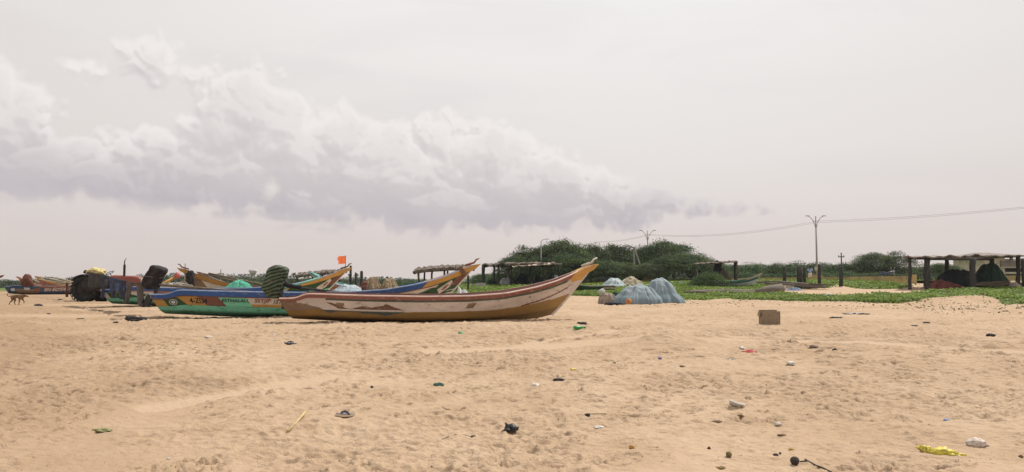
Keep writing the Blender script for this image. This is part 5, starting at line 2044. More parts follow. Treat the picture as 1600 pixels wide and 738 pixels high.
# ------------------------------------------------------------------ trees and bushes
LEAF = [leafmat('thorn_tree_leaf', (.052, .086, .034, 1), .35, .9), leafmat('thorn_tree_leaf_light', (.105, .150, .050, 1), .35, .9), leafmat('thorn_tree_leaf_deep', (.032, .060, .027, 1), .3, .9)]
LEAF_B = [leafmat('bush_leaf', (.050, .100, .030, 1), .3, .8), leafmat('bush_leaf_light', (.085, .150, .042, 1), .32, .8), leafmat('bush_leaf_deep', (.034, .072, .026, 1), .25, .8)]
LEAF_F = [leafmat('far_tree_leaf', (.055, .085, .048, 1), .2, .4), leafmat('far_tree_leaf_light', (.085, .115, .058, 1), .2, .4), leafmat('far_tree_leaf_deep', (.042, .066, .042, 1), .2, .4)]
BARK = M('thorn_tree_bark', (.07, .055, .042, 1), .95, .3, 5)


def crown_mesh(name, seed, Wd, Ht, low, n_clump, per, leaf, flat=.5, mats=LEAF, spread=.11, fringe=.25):
    """leaf sprays gathered in clumps over a dome; low is where the foliage begins"""
    rng = np.random.RandomState(seed)
    th = rng.rand(n_clump) * 2 * np.pi
    rr = np.sqrt(rng.rand(n_clump))
    lobes = 1 + .20 * np.sin(th * 3 + seed) + .12 * np.sin(th * 5 + 2 * seed)
    edge = np.clip(1 - rr ** 2.1, 0, 1) ** flat
    zt = low + (Ht - low) * edge * (.80 + .25 * perlin(np.cos(th) * rr * 2.4 + seed, np.sin(th) * rr * 2.4, seed))
    v = np.where(rng.rand(n_clump) < .62, 1 - .16 * rng.rand(n_clump) ** 1.5, rng.rand(n_clump))
    cz = low * (.9 if low > .5 else .2) + (zt - low * .9) * v
    cx, cy = np.cos(th) * rr * Wd / 2 * lobes, np.sin(th) * rr * Wd / 2 * lobes
    k = rng.poisson(per, n_clump)
    idx = np.repeat(np.arange(n_clump), k)
    n = len(idx)
    sg = Wd * spread * rng.uniform(.5, 1.2, n_clump)[idx]
    ox, oy, oz = rng.normal(0, 1, n) * sg, rng.normal(0, 1, n) * sg, rng.normal(0, 1, n) * sg * .26
    oz -= .25 * (ox ** 2 + oy ** 2) / (Wd * spread * 2)
    c = np.stack([cx[idx] + ox, cy[idx] + oy, np.maximum(cz[idx] + oz, .08)], -1)
    a = rng.rand(n) * 2 * np.pi
    dr = rng.normal(-.25, .5, n)
    U = np.stack([np.cos(a) * np.cos(dr), np.sin(a) * np.cos(dr), np.sin(dr)], -1)
    t = rng.normal(0, .7, n)
    B = np.stack([-np.sin(a), np.cos(a), 0 * a], -1)
    N = np.cross(U, B)
    V = B * np.cos(t)[:, None] + N * np.sin(t)[:, None]
    L = leaf * rng.uniform(.6, 1.5, n)[:, None]
    w_ = leaf * .36 * rng.uniform(.7, 1.3, n)[:, None]
    verts = np.stack([c - U * L, c + V * w_ - U * L * .2, c + U * L, c - V * w_ - U * L * .2], 1).reshape(-1, 3)
    tone = rng.rand(n_clump)[idx] + rng.normal(0, .07, n)
    mi = np.where(tone > .72, 1, np.where(tone < .30, 2, 0))
    me = np_mesh(name, verts, np.arange(n * 4).reshape(-1, 4), mi)
    for m in mats: me.materials.append(m)
    return me, (cx, cy, cz)


def tree(name, seed, Wd, Ht, low, n_clump, per, leaf, limbs=9, flat=.5, mats=LEAF, trunk_r=.16, spread=.11):
    root = thing(name, None, 'tree')
    me, (cx, cy, cz) = crown_mesh('crown', seed, Wd, Ht, low, n_clump, per, leaf, flat, mats, spread)
    o = bpy.data.objects.new('crown', me)
    COL.objects.link(o)
    o.parent = root
    rng = random.Random(seed)
    mb = MB()
    ks = rng.sample(range(len(cx)), min(limbs, len(cx)))
    fork = Vector((rng.uniform(-.3, .3), rng.uniform(-.3, .3), Ht * .16))
    mb.tube([(0, 0, -.3), (fork.x * .4, fork.y * .4, Ht * .08), fork], [trunk_r * 1.25, trunk_r, trunk_r * .9], 8)
    for k in ks:
        e = Vector((cx[k], cy[k], cz[k]))
        m1 = fork.lerp(e, .4) + Vector((0, 0, Ht * .10))
        m2 = fork.lerp(e, .75) + Vector((rng.uniform(-.2, .2), rng.uniform(-.2, .2), Ht * .06))
        mb.tube([fork, m1, m2, e], [trunk_r * .6, trunk_r * .42, trunk_r * .25, trunk_r * .08], 6)
    mb.build('trunk', BARK, root, True)
    return root


TREES = [tree('thorn_tree', 11 + i, 9, 6, 1.5 + .3 * i, 190, 118, .125, flat=.55, spread=.095) for i in range(3)]
BUSH = [tree('bush', 31 + i, 6, 3, .1, 150, 80, .10, 7, .6, LEAF_B, .08, .12) for i in range(3)]
FAR = [tree('far_tree', 51 + i, 7, 3.4, .2, 60, 26, .26, 5, .6, LEAF_F, .10, .12) for i in range(3)]
used = set()
rng_t = random.Random(21)


def plant(kind, i, px, y_top, wpx, D, label, group, base=None, hscale=None):
    src = kind[i % len(kind)]
    W0, H0 = {'thorn_tree': (9, 6), 'bush': (6, 3), 'far_tree': (6.2, 2.85)}[src.name.split('.')[0]]
    if src.name in used:
        o = copy_tree(src)
    else:
        o = src
        used.add(src.name)
    c = P(px, 442, D)
    g0 = Hg(c.x, D) - .05 if base is None else base
    o.location = (c.x, D, g0)
    Hn = P(px, y_top, D).z - g0
    k = wpx * D / F / W0
    o.scale = (k, k * rng_t.uniform(.85, 1.1), Hn / H0)
    o.rotation_euler = (0, 0, rng_t.uniform(0, 6.28))
    o['label'] = label
    o['group'] = group
    o['category'] = 'bush' if kind is BUSH else 'tree'
    return o


GT = 'spreading thorn trees behind the shelters'
big = [(803, 394, 62, 86, 'low leftmost thorn tree whose branches reach over the long shelter'), (834, 379, 78, 91, 'thorn tree behind the single arm lamp pole'), (874, 368.5, 104, 90, 'tallest round topped thorn tree above the near bow'),
       (924, 374.5, 84, 94, 'broad thorn tree between the tallest one and the strutted pole'), (965, 375.5, 84, 97, 'thorn tree directly behind the strutted pole'), (1042, 369.5, 104, 92, 'thorn tree behind the twin armed lamp'),
       (1004, 384, 70, 99, 'lower thorn tree filling the gap behind the twin armed lamp'), (1080, 391, 80, 88, 'thorn tree at the right shoulder of the big clump'), (1108, 404, 70, 86, 'low thorn tree tapering down behind the small slanting shelter'),
       (898, 388, 84, 86, 'front thorn tree with foliage hanging to the ground behind the near bow'), (955, 405, 80, 85, 'front thorn tree over the pale net mounds'), (1052, 394, 84, 85, 'front thorn tree over the tall net mound'),
       (845, 396, 70, 85, 'front thorn tree shading the long shelter'), (1003, 408, 70, 84.5, 'front thorn tree at the foot of the twin armed lamp')]
for i, (px, yt, wp, D, lab) in enumerate(big):
    plant(TREES, i, px, yt, wp * .98, D, lab, GT)
plant(TREES, 1, 1376, 389.5, 92, 92, 'umbrella shaped thorn tree above the parked motorcycle', GT)
plant(TREES, 0, 1470, 408, 66, 88, 'thorn tree seen through the right shelter between its first posts', GT)
GB = 'bushes along the road behind the yellow wall'
names = ['dense bush just right of the small slanting shelter', 'bush behind the upswept tip of the teal boat', 'bush left of the first single dark post', 'bush behind the walking person', 'bush directly behind the tall twin armed lamp',
         'bush right of the tall lamp', 'bush at the thin dark pole with the cross arm', 'bush left of the umbrella tree', 'bush under the umbrella tree', 'bush right of the motorcycle', 'bush seen in the first gap of the right shelter',
         'bush seen in the second gap of the right shelter', 'low bush behind the dark teal heap']
bxs = [(1142, 409), (1166, 405.5), (1192, 408), (1222, 406), (1254, 402.5), (1286, 406), (1312, 406.5), (1338, 404), (1362, 412), (1405, 413), (1434, 411), (1458, 413), (1492, 420)]
for i, (px, yt) in enumerate(bxs):
    plant(BUSH, i, px, yt, 62 + 10 * (i % 3), 93 + 4 * (i % 3), names[i], GB)
for i, px in enumerate(range(1130, 1480, 38)):
    plant(BUSH, i + 1, px, 421 + (i * 7 % 5), 56, 90 if px < 1340 else 87, ['low front bush right of the small slanting shelter', 'low front bush behind the teal boat', 'low front bush left of the dark posts', 'low front bush beside the walking person',
          'low front bush near the tall lamp', 'low front bush right of the tall lamp', 'low front bush left of the motorcycle', 'low front bush behind the motorcycle', 'low front bush by the first post of the right shelter', 'low front bush beneath the right shelter roof'][i], 'low bushes in front of the road bushes')
plant(BUSH, 0, 1112, 420.5, 56, 62.5, 'feathery bush growing beside the teal boat', 'bushes on the dune')
plant(BUSH, 2, 1093, 429, 34, 62.3, 'smaller leafy bush left of the feathery one', 'bushes on the dune')
for i, (px, yt, wp, D, lab) in enumerate(((752, 425, 46, 96, 'dark bush left of the long shelter'), (700, 431, 50, 100, 'bush seen under the thatch behind the lettered bow'), (662, 434, 40, 110, 'bush at the left end of the low thatched shelter'),
                                          (782, 424, 46, 88, 'bush beneath the left end of the long shelter roof'), (625, 437, 36, 90, 'bright green bush above the tan nets'), (400, 438, 44, 70, 'yellow green bush left of the striped green motor'),
                                          (640, 438.5, 40, 84, 'low bright bush right of the tan nets'), (580, 437.5, 36, 100, 'low bush behind the reddish sack'))):
    plant(BUSH, i, px, yt, wp, D, lab, 'bushes left of the big trees')
for i, px in enumerate(range(768, 1130, 36)):
    plant(BUSH, i, px, 423 + (i * 5 % 7), 70, 103 + (i % 3), 'dark undergrowth bush filling the shade behind the thorn tree trunks', 'undergrowth beneath the thorn trees')
# far tree line along the left horizon: one by one
rngf = random.Random(9)
px, i = -45, 0
spots = []
while px < 650:
    spots.append(px)
    px += rngf.uniform(9, 16)
for i, px in enumerate(spots):
    base_top = np.interp(px, [-50, 10, 60, 130, 200, 260, 330, 420, 480, 560, 650], [439.5, 438, 434.5, 433.2, 430.5, 428.6, 428.5, 430, 434, 434, 434])
    D = rngf.uniform(150, 190)
    plant(FAR, i, px, base_top + rngf.uniform(-1.0, 1.4), rngf.uniform(30, 52), D, 'small grey green tree in the far tree line along the left horizon', 'far tree line on the left')


# palms
def palm(seed, h):
    rng = random.Random(seed)
    root = thing('palm_tree', None, 'palm')
    mb = MB()
    mb.tube([(0, 0, -.3), (.1, 0, h * .5), (.05, 0, h)], [.22, .16, .13], 8)
    mb.build('trunk', BARK, root, True)
    mb = MB()
    for k in range(20):
        a = k * 2.399 + rng.uniform(-.2, .2)
        el = rng.uniform(-.2, 1.1)
        L = rng.uniform(1.5, 2.1)
        prev = None
        pts = []
        for s_ in range(7):
            u = s_ / 6
            x = L * u * math.cos(el) * (1 - .15 * u)
            z = L * u * math.sin(el) - 1.25 * u * u
            pts.append((x, z, .30 * math.sin(math.pi * (u * .85 + .12))))
        rs = []
        for (x, z, w_) in pts:
            rs.append([Vector((math.cos(a) * x - math.sin(a) * w_, math.sin(a) * x + math.cos(a) * w_, h + z - w_ * .5)), Vector((math.cos(a) * x, math.sin(a) * x, h + z)),
                       Vector((math.cos(a) * x + math.sin(a) * w_, math.sin(a) * x - math.cos(a) * w_, h + z - w_ * .5))])
        mb.rings(rs, closed=False)
    mb.build('crown', LEAF_F[2], root)
    return root


pz = [palm(1, 5.0), palm(2, 5.6)]
for i, (px, yt, D, lab) in enumerate(((459, 425, 210, 'palm right of the striped green motor, standing alone'), (482, 424, 240, 'palm top rising over the thatched shelter roof, left one'), (491, 424, 245, 'palm top rising over the thatched shelter roof, right one'),
                                      (546, 427, 230, 'palm beside the dark post behind the flag bow'), (557, 426, 235, 'palm right of the orange flag stick'), (597, 431, 230, 'round palm crown above the tan net heap'), (605, 431, 235, 'palm in the middle of the row above the tan nets'),
                                      (611, 432, 240, 'rightmost palm of the row above the tan nets'), (732, 430, 220, 'palm left of the long shelter'), (424, 431, 230, 'palm hidden behind the striped green motor'), (571, 432, 240, 'low palm above the reddish sack'))):
    o = pz[i] if i < 2 else copy_tree(pz[i % 2])
    c = P(px, 442, D)
    h = P(px, yt, D).z - .9
    o.location = (c.x, D, .9)
    k = h / (5.9 if i % 2 == 0 else 6.5)
    o.scale = (k, k, k)
    o.rotation_euler = (0, 0, i * 1.1)
    tag(o, lab, 'palm', 'far palms on the horizon')

# ------------------------------------------------------------------ person, motorcycle, dog
def skin_body(name, verts, edges, radii, mat, parent=None, root_i=0, sub=2, smooth=True):
    me = bpy.data.meshes.new(name)
    me.from_pydata(verts, edges, [])
    me.materials.append(mat)
    o = bpy.data.objects.new(name, me)
    COL.objects.link(o)
    if parent: o.parent = parent
    o.modifiers.new('skin', 'SKIN').use_smooth_shade = smooth
    for i, r_ in enumerate(radii):
        rr = r_ if isinstance(r_, tuple) else (r_, r_)
        me.skin_vertices[0].data[i].radius = rr
        me.skin_vertices[0].data[i].use_root = (i == root_i)
    s = o.modifiers.new('sub', 'SUBSURF')
    s.levels = s.render_levels = sub
    return o


def build_person():
    b = P(1266, 440.5, 84)
    root = thing('person', 'person in a light blue shirt and pale wrap walking behind the dark posts', 'person', b, R(160))
    sk = M('brown_skin', (.10, .055, .035, 1), .6)
    V = [(0, 0, .92), (0, 0, 1.12), (0, .01, 1.36), (0, .02, 1.46), (0, .05, 1.56), (0, .06, 1.64),
         (.20, 0, 1.36), (.25, -.06, 1.12), (.24, .04, .90), (.24, .07, .80), (-.20, 0, 1.36), (-.25, .04, 1.12), (-.23, .12, .92), (-.23, .15, .82),
         (.09, .02, .86), (.10, .14, .50), (.10, .10, .10), (.10, .24, .03), (-.09, -.02, .86), (-.10, -.08, .50), (-.10, -.26, .14), (-.10, -.14, .05)]
    E = [(0, 1), (1, 2), (2, 3), (3, 4), (4, 5), (2, 6), (6, 7), (7, 8), (8, 9), (2, 10), (10, 11), (11, 12), (12, 13), (0, 14), (14, 15), (15, 16), (16, 17), (0, 18), (18, 19), (19, 20), (20, 21)]
    Rr = [.12, .12, .14, .055, .085, .07, .055, .045, .035, .035, .055, .045, .035, .035, .085, .06, .04, .03, .085, .06, .04, .03]
    skin_body('body', V, E, Rr, sk, root)
    skin_body('shirt', [(0, 0, .88), (0, 0, 1.12), (0, .01, 1.35), (.21, 0, 1.36), (.26, -.05, 1.14), (-.21, 0, 1.36), (-.26, .03, 1.14), (0, .015, 1.42)],
              [(0, 1), (1, 2), (2, 3), (3, 4), (2, 5), (5, 6), (2, 7)], [(.17, .13), (.155, .13), (.17, .14), .08, .065, .08, .065, .07], M('light_blue_shirt', (.30, .42, .58, 1), .85), root)
    mb = MB()
    rs = []
    for z, rx, ry, oy in ((.98, .165, .13, 0), (.80, .19, .16, .02), (.55, .20, .20, .03), (.28, .21, .23, .02), (.22, .20, .22, .02)):
        rs.append([Vector((math.cos(a) * rx * (1 + .06 * math.sin(a * 7)), oy + math.sin(a) * ry, z)) for a in [2 * math.pi * k / 28 for k in range(28)]])
    mb.rings(rs)
    mb.build('wrap_cloth', M('pale_wrap', (.62, .50, .40, 1), .9, .1, 6), root, True)
    mb = MB()
    rs = []
    for z, r_ in ((1.56, .088), (1.62, .094), (1.68, .086), (1.735, .05), (1.75, .01)):
        rs.append([Vector((math.cos(a) * r_, .035 + math.sin(a) * r_ * 1.08, z)) for a in [2 * math.pi * k / 18 for k in range(18)]])
    mb.rings(rs)
    mb.build('hair', M('black_hair', (.012, .01, .01, 1), .6), root, True)


build_person()


def build_bike():
    b = P(1389, 438, 80)
    root = thing('motorcycle', 'dark blue motorcycle parked behind the yellow wall under the umbrella tree', 'motorcycle', b, R(4))
    mblk = M('bike_black', (.02, .02, .022, 1), .5)
    for x in (-.66, .66):
        w_ = bpy.data.objects.new('wheel', None)
        COL.objects.link(w_)
        w_.parent = root
        w_.location = (x, 0, .30)
        mb = MB()
        mb.tube([(math.cos(2 * math.pi * k / 24) * .26, 0, math.sin(2 * math.pi * k / 24) * .26) for k in range(25)], .05, 8, cap=False)
        mb.build('tyre', m_tyre, w_, True)
        mb = MB()
        for k in range(5):
            a = k * 1.2566
            mb.tube([(0, 0, 0), (math.cos(a) * .24, 0, math.sin(a) * .24)], .018, 5)
        mb.tube([(0, -.06, 0), (0, .06, 0)], .06, 10)
        mb.build('rim', m_galv, w_)
    mb = MB()
    mb.rings([[Vector((x, w_ * c, z + h_ * s_)) for c, s_ in ((-1, -.6), (-1, .4), (-.5, 1), (.5, 1), (1, .4), (1, -.6))] for x, w_, z, h_ in ((-.02, .08, .74, .08), (.12, .14, .78, .12), (.32, .13, .82, .11), (.44, .07, .80, .08))])
    mb.build('tank', M('bike_blue', (.03, .04, .14, 1), .3, spec=.5), root, True)
    mb = MB()
    mb.rings([[Vector((x, w_ * c, z + .05 * s_)) for c, s_ in ((-1, -1), (-1, .5), (-.5, 1), (.5, 1), (1, .5), (1, -1))] for x, w_, z in ((-.86, .08, .88), (-.6, .13, .82), (-.3, .13, .76), (.0, .09, .77))])
    mb.build('seat', mblk, root, True)
    mb = MB()
    mb.rings([[Vector((x, w_ * c, z + .09 * s_)) for c, s_ in ((-1, -1), (-1, .5), (-.5, 1), (.5, 1), (1, .5), (1, -1))] for x, w_, z in ((-.92, .05, .76), (-.6, .11, .69), (-.15, .11, .64))])
    mb.build('side_panel', M('bike_panel', (.06, .07, .18, 1), .3, spec=.5), root, True)
    mb = MB()
    mb.box((.05, 0, .42), (.42, .26, .30), jit=.02)
    mb.tube([(-.66, .1, .30), (.0, .12, .36)], .03, 6)
    mb.build('engine', m_darkmetal, root)
    mb = MB()
    for y in (-.08, .08):
        mb.tube([(.66, y, .30), (.50, y, .78), (.44, y, .96)], .028, 7)
    mb.build('front_fork', m_galv, root, True)
    mb = MB()
    mb.tube([(.32, -.36, 1.02), (.42, -.2, 1.06), (.45, 0, 1.0), (.42, .2, 1.06), (.32, .36, 1.02)], .018, 7)
    for y in (-.26, .26):
        mb.tube([(.42, y, 1.05), (.44, y * 1.2, 1.24)], .010, 5)
    mb.build('handlebar', m_galv, root, True)
    for y in (-.32, .32):
        mb = MB()
        mb.tube([(.43, y, 1.26), (.46, y, 1.26)], .065, 12, flat=.75)
        mb.build('mirror', m_galv, root)
    mb = MB()
    mb.tube([(.48, 0, .88), (.62, 0, .90)], [.07, .10], 14)
    mb.build('headlight', m_galv, root)
    mb = MB()
    mb.tube([(-.1, -.15, .34), (-.5, -.16, .34), (-.92, -.16, .42)], [.03, .045, .05], 8)
    mb.build('exhaust', m_galv, root, True)


build_bike()


def build_dog():
    c = G(27.5, 477.3)
    root = thing('dog', 'brown dog walking right across the sand before the far blue boat', 'dog', (c.x, c.y, c.z + .0))
    V = [(-.21, 0, .365), (-.08, 0, .385), (.05, 0, .37), (.15, 0, .365), (.25, 0, .40), (.335, 0, .415), (.40, 0, .385), (.455, 0, .355),
         (-.29, 0, .395), (-.37, 0, .375), (-.45, 0, .40), (-.485, 0, .455), (-.46, 0, .505), (-.43, 0, .515),
         (-.20, -.075, .28), (-.17, -.08, .215), (-.275, -.08, .13), (-.33, -.08, .03), (-.30, -.08, .015),
         (-.21, .075, .28), (-.15, .08, .215), (-.20, .08, .12), (-.165, .08, .03), (-.13, .08, .015),
         (.13, -.075, .27), (.115, -.08, .20), (.115, -.08, .10), (.10, -.08, .025), (.135, -.08, .015),
         (.15, .075, .27), (.18, .08, .21), (.235, .08, .15), (.215, .08, .085), (.24, .08, .07),
         (.315, -.05, .47), (.315, .05, .47)]
    E = [(0, 1), (1, 2), (2, 3), (3, 4), (4, 5), (5, 6), (6, 7), (0, 8), (8, 9), (9, 10), (10, 11), (11, 12), (12, 13), (0, 14), (14, 15), (15, 16), (16, 17), (17, 18),
         (0, 19), (19, 20), (20, 21), (21, 22), (22, 23), (3, 24), (24, 25), (25, 26), (26, 27), (27, 28), (3, 29), (29, 30), (30, 31), (31, 32), (32, 33), (5, 34), (5, 35)]
    Rr = [(.085, .09), (.065, .075), (.085, .105), (.085, .11), (.055, .065), (.055, .058), (.034, .034), (.022, .022),
          .026, .02, .018, .016, .012, .008, .065, .045, .022, .018, .02, .065, .045, .022, .018, .02, .045, .032, .020, .018, .02, .045, .032, .020, .018, .02, .014, .014]
    skin_body('body', V, E, Rr, M('dog_coat', (.17, .10, .055, 1), .8, .25, 7, .004, 60, (.08, .05, .03, 1), .3, 4), root, 0)
    mb = MB()
    for y in (-.03, .03):
        mb.tube([(.375, y, .412), (.382, y * 1.15, .412)], .009, 8)
    mb.tube([(.468, 0, .360), (.480, 0, .358)], [.014, .008], 8)
    mb.build('eyes_and_nose', BLACKCLOTH, root, True)


build_dog()
# ------------------------------------------------------------------ things lying on the sand
m_blackbag = attr_mat('black_plastic', [(0, (.008, .008, .009, 1)), (.6, (.018, .018, .02, 1)), (1, (.05, .05, .052, 1))], .45, spec=.4)
m_darkrag = attr_mat('dark_rag', [(0, (.018, .016, .018, 1)), (.5, (.04, .036, .038, 1)), (1, (.09, .08, .075, 1))], .9)
m_whitebag = attr_mat('white_plastic', [(0, (.36, .32, .28, 1)), (.5, (.55, .50, .45, 1)), (1, (.74, .70, .66, 1))], .5, .3, spec=.4)
m_yellowbag = attr_mat('yellow_plastic', [(0, (.40, .32, .035, 1)), (.5, (.62, .52, .07, 1)), (1, (.78, .70, .16, 1))], .45, spec=.4)
m_greenbag = attr_mat('green_plastic', [(0, (.05, .22, .08, 1)), (1, (.18, .46, .22, 1))], .4)
m_scrapgreen = attr_mat('green_net_scrap', [(0, (.012, .045, .035, 1)), (1, (.05, .13, .10, 1))], .9)
m_stick = M('dry_stick', (.16, .10, .06, 1), .9, .3, 9)
m_ystick = M('yellow_stick', (.44, .34, .17, 1), .8, .2, 9)


def rag(px, py, wpx, hpx, mat, label, name='rag', cat='rag', seed=1, rz=0.0, group=None, rough=.5, depth=.7):
    """loose scrap sized by what it spans in the photograph"""
    c = G(px, py)
    s = c.y / F
    return crumple(name, label, cat, (c.x, c.y, c.z), (wpx * s, max(wpx * s * depth, .02), max(hpx * s, .015)), mat, seed, rz, rough, group, 3)


rag(213, 503, 27, 9, m_darkrag, 'crumpled dark cloth on the sand before the green and blue boat', seed=3, rough=.7)
rag(268, 516, 17, 6, m_darkrag, 'dark humped lump on the sand nearer than the crumpled cloth', 'sand_caked_rag', seed=5, rough=.25)
rag(60, 479, 14, 4, m_darkrag, 'flat dark rag on the sand just right of the walking dog', seed=7, rough=.3)
rag(94, 470, 8, 3, m_darkrag, 'small dark scrap halfway between the dog and the tractor', seed=8)
rag(126, 499, 14, 2.5, m_darkrag, 'thin dark scrap left of the crumpled cloth', seed=9, rough=.4)
rag(181, 506, 9, 2.5, m_darkrag, 'tiny dark scrap touching the left of the crumpled cloth', seed=10)
rag(76, 492, 6, 2, m_darkrag, 'tiny dark crumb of cloth below the flat dark rag', seed=11)
rag(155, 486, 4, 2, m_blackbag, 'little black scrap near the stern of the third boat', seed=12)
rag(720, 523, 8, 5, m_greenbag, 'crumpled green wrapper on the sand below the nearest boat', 'wrapper', 'wrapper', 13)
rag(910, 506.5, 19, 4, m_darkrag, 'dark flat rag just behind the green bottle', seed=14, rough=.6)
rag(837, 499, 8, 4, m_stick, 'short brown stub under the bow of the nearest boat', 'wood_stub', 'stub', 15)
rag(686, 603, 18, 7, m_scrapgreen, 'green net scrap in the middle of the sand', 'net_scrap', 'net scrap', 16, .3)
rag(836, 606, 16, 6, m_whitebag, 'clear white bag on the sand left of the black flat strip', 'plastic_bag', 'bag', 17)
rag(873, 598, 20, 4, m_blackbag, 'black flat strip right of the clear white bag', 'rubber_strip', 'strip', 18, 0, rough=.15, depth=.3)
rag(797, 677, 25, 12, m_blackbag, 'crumpled black bag in the middle foreground', 'plastic_bag', 'bag', 19, -.3, rough=.85)
rag(936, 669, 19, 4, m_whitebag, 'torn white bag right of the crumpled black bag', 'plastic_bag', 'bag', 21, rough=.4)
rag(1236, 571, 14, 6, m_whitebag, 'pale clear bag below the red wrapper', 'plastic_bag', 'bag', 23)
rag(1139, 563, 18, 3.5, attr_mat('teal_rag', [(0, (.05, .09, .10, 1)), (1, (.16, .24, .25, 1))], .9), 'flat teal rag left of the pale clear bag', seed=24, rough=.4)
rag(1171, 551, 20, 4, attr_mat('red_plastic', [(0, (.40, .05, .05, 1)), (1, (.68, .16, .15, 1))], .5), 'red torn wrapper beside a white scrap', 'wrapper', 'wrapper', 25, -.25, rough=.6, depth=.4)
rag(1159, 544.5, 9, 4, m_whitebag, 'white scrap touching the red torn wrapper', 'wrapper', 'wrapper', 26)
rag(1444, 505, 20, 4, m_darkrag, 'black flat cloth on the sand in front of the right shelter', seed=27, rough=.45)
rag(1429, 508.5, 10, 2.5, m_darkrag, 'small black cloth end left of the black flat cloth', seed=28)
rag(1548, 527, 13, 5, m_darkrag, 'dark folded rag near the right edge of the sand', seed=29)
rag(1272, 544, 16, 4, m_jute, 'brown paper scrap right of the red wrapper', 'paper_scrap', 'scrap', 30, rough=.8)
rag(1304, 549, 8, 4, m_darkrag, 'dark scrap right of the brown paper scrap', seed=31, rough=.7)
rag(1210, 548, 8, 3, m_stick, 'dark brown chip between the red wrapper and the paper scrap', 'wood_chip', 'chip', 32)
rag(1120, 656.5, 20, 4, m_stick, 'flat brown bark piece left of the grey shoe sole', 'bark_piece', 'bark', 33, rough=.4, depth=.4)
rag(1157, 652, 12, 4, m_stick, 'short dark bark piece below the grey shoe sole', 'bark_piece', 'bark', 34, rough=.3, depth=.4)
rag(1216, 661.5, 12, 5, m_whitebag, 'small bright white scrap right of the bark pieces', 'paper_scrap', 'scrap', 35, rough=.6)
rag(1221, 684.5, 13, 3, m_stick, 'thin brown chip above the coconut with the cord', 'wood_chip', 'chip', 36, depth=.35)
rag(1212, 711, 9, 4, m_darkrag, 'dark oval pebble left of the coconut with the cord', 'pebble', 'pebble', 37, rough=.2)
rag(988, 704, 10, 6, attr_mat('orange_peel', [(0, (.34, .17, .04, 1)), (1, (.52, .32, .10, 1))], .6), 'orange peel on the foreground sand', 'fruit_peel', 'peel', 38, rough=.7)
rag(1108, 705, 5.5, 6, M('dark_seed', (.09, .03, .025, 1), .7), 'dark red seed left of the green brown nut', 'seed', 'seed', 39, rough=.3)
rag(1237, 704, 10, 4, attr_mat('dry_flower', [(0, (.35, .25, .06, 1)), (1, (.55, .42, .14, 1))], .9), 'dry yellowish husk above the coconut with the cord', 'husk', 'husk', 40, rough=.8)
rag(1127, 736, 12, 5, attr_mat('straw_husk', [(0, (.35, .25, .12, 1)), (1, (.55, .42, .24, 1))], .9), 'straw husk at the bottom edge of the sand', 'husk', 'husk', 41, rough=.8)
rag(740, 682.5, 9, 5, m_darkrag, 'dark pod at the end of a thin stalk', 'seed_pod', 'seed pod', 42)
rag(918, 648, 9, 4, m_darkrag, 'dark knot of twigs above the torn white bag', 'twig_knot', 'twigs', 43, rough=.7)
rag(581, 605, 5, 4, m_blackbag, 'small black cube like scrap left of the green net scrap', 'plastic_scrap', 'scrap', 44, rough=.2)
rag(758, 651, 5, 3, m_blackbag, 'tiny black scrap above the crumpled black bag', 'plastic_scrap', 'scrap', 45)
rag(1031, 563.5, 6, 3, attr_mat('blue_violet', [(0, (.10, .09, .30, 1)), (1, (.22, .2, .5, 1))], .5), 'tiny violet cap on the open sand', 'plastic_chip', 'scrap', 46)
rag(1479, 658, 11, 2.5, attr_mat('blue_scrap', [(0, (.06, .14, .32, 1)), (1, (.2, .3, .5, 1))], .6), 'thin blue scrap above the yellow bag', 'plastic_scrap', 'scrap', 47, .2)
rag(428, 526, 7, 4, m_whitebag, 'white scrap on the sand below the third letter panel of the green and blue boat', 'paper_scrap', 'scrap', 48)
rag(325, 530, 12, 4, m_whitebag, 'flat white scrap left of the small dark sandal', 'paper_scrap', 'scrap', 49, rough=.3)
rag(160, 671, 22, 5, attr_mat('dry_plant', [(0, (.12, .12, .05, 1)), (1, (.34, .32, .16, 1))], .9), 'dried green weed tuft on the left foreground sand', 'weed_tuft', 'weed', 50, rough=.9)
rag(264, 714, 7, 3, m_whitebag, 'little white shell in the left foreground', 'shell', 'shell', 51)
rag(1066, 573.5, 9, 2.5, m_stick, 'small brown chip on the rippled sand left of the teal rag', 'wood_chip', 'chip', 52)
rag(1595, 713, 7, 5, m_stick, 'brown chip cut by the right edge of the sand', 'wood_chip', 'chip', 53)
rag(960, 569, 5, 2.5, m_blackbag, 'tiny dark scrap right of the yellow fleck', 'plastic_scrap', 'scrap', 54)
rag(895, 581, 10, 3, m_yellowbag, 'yellow fleck of plastic above the black flat strip', 'plastic_scrap', 'scrap', 55)
rag(1338, 491.5, 42, 3.2, m_blackbag, 'long flat black cloth on the sand right of the carton', 'cloth', 'cloth', 81, .12, rough=.75, depth=.22)
rag(1307, 498, 24, 2.6, m_blackbag, 'shorter black cloth strip left of the long flat one', 'cloth', 'cloth', 82, .3, rough=.75, depth=.25)
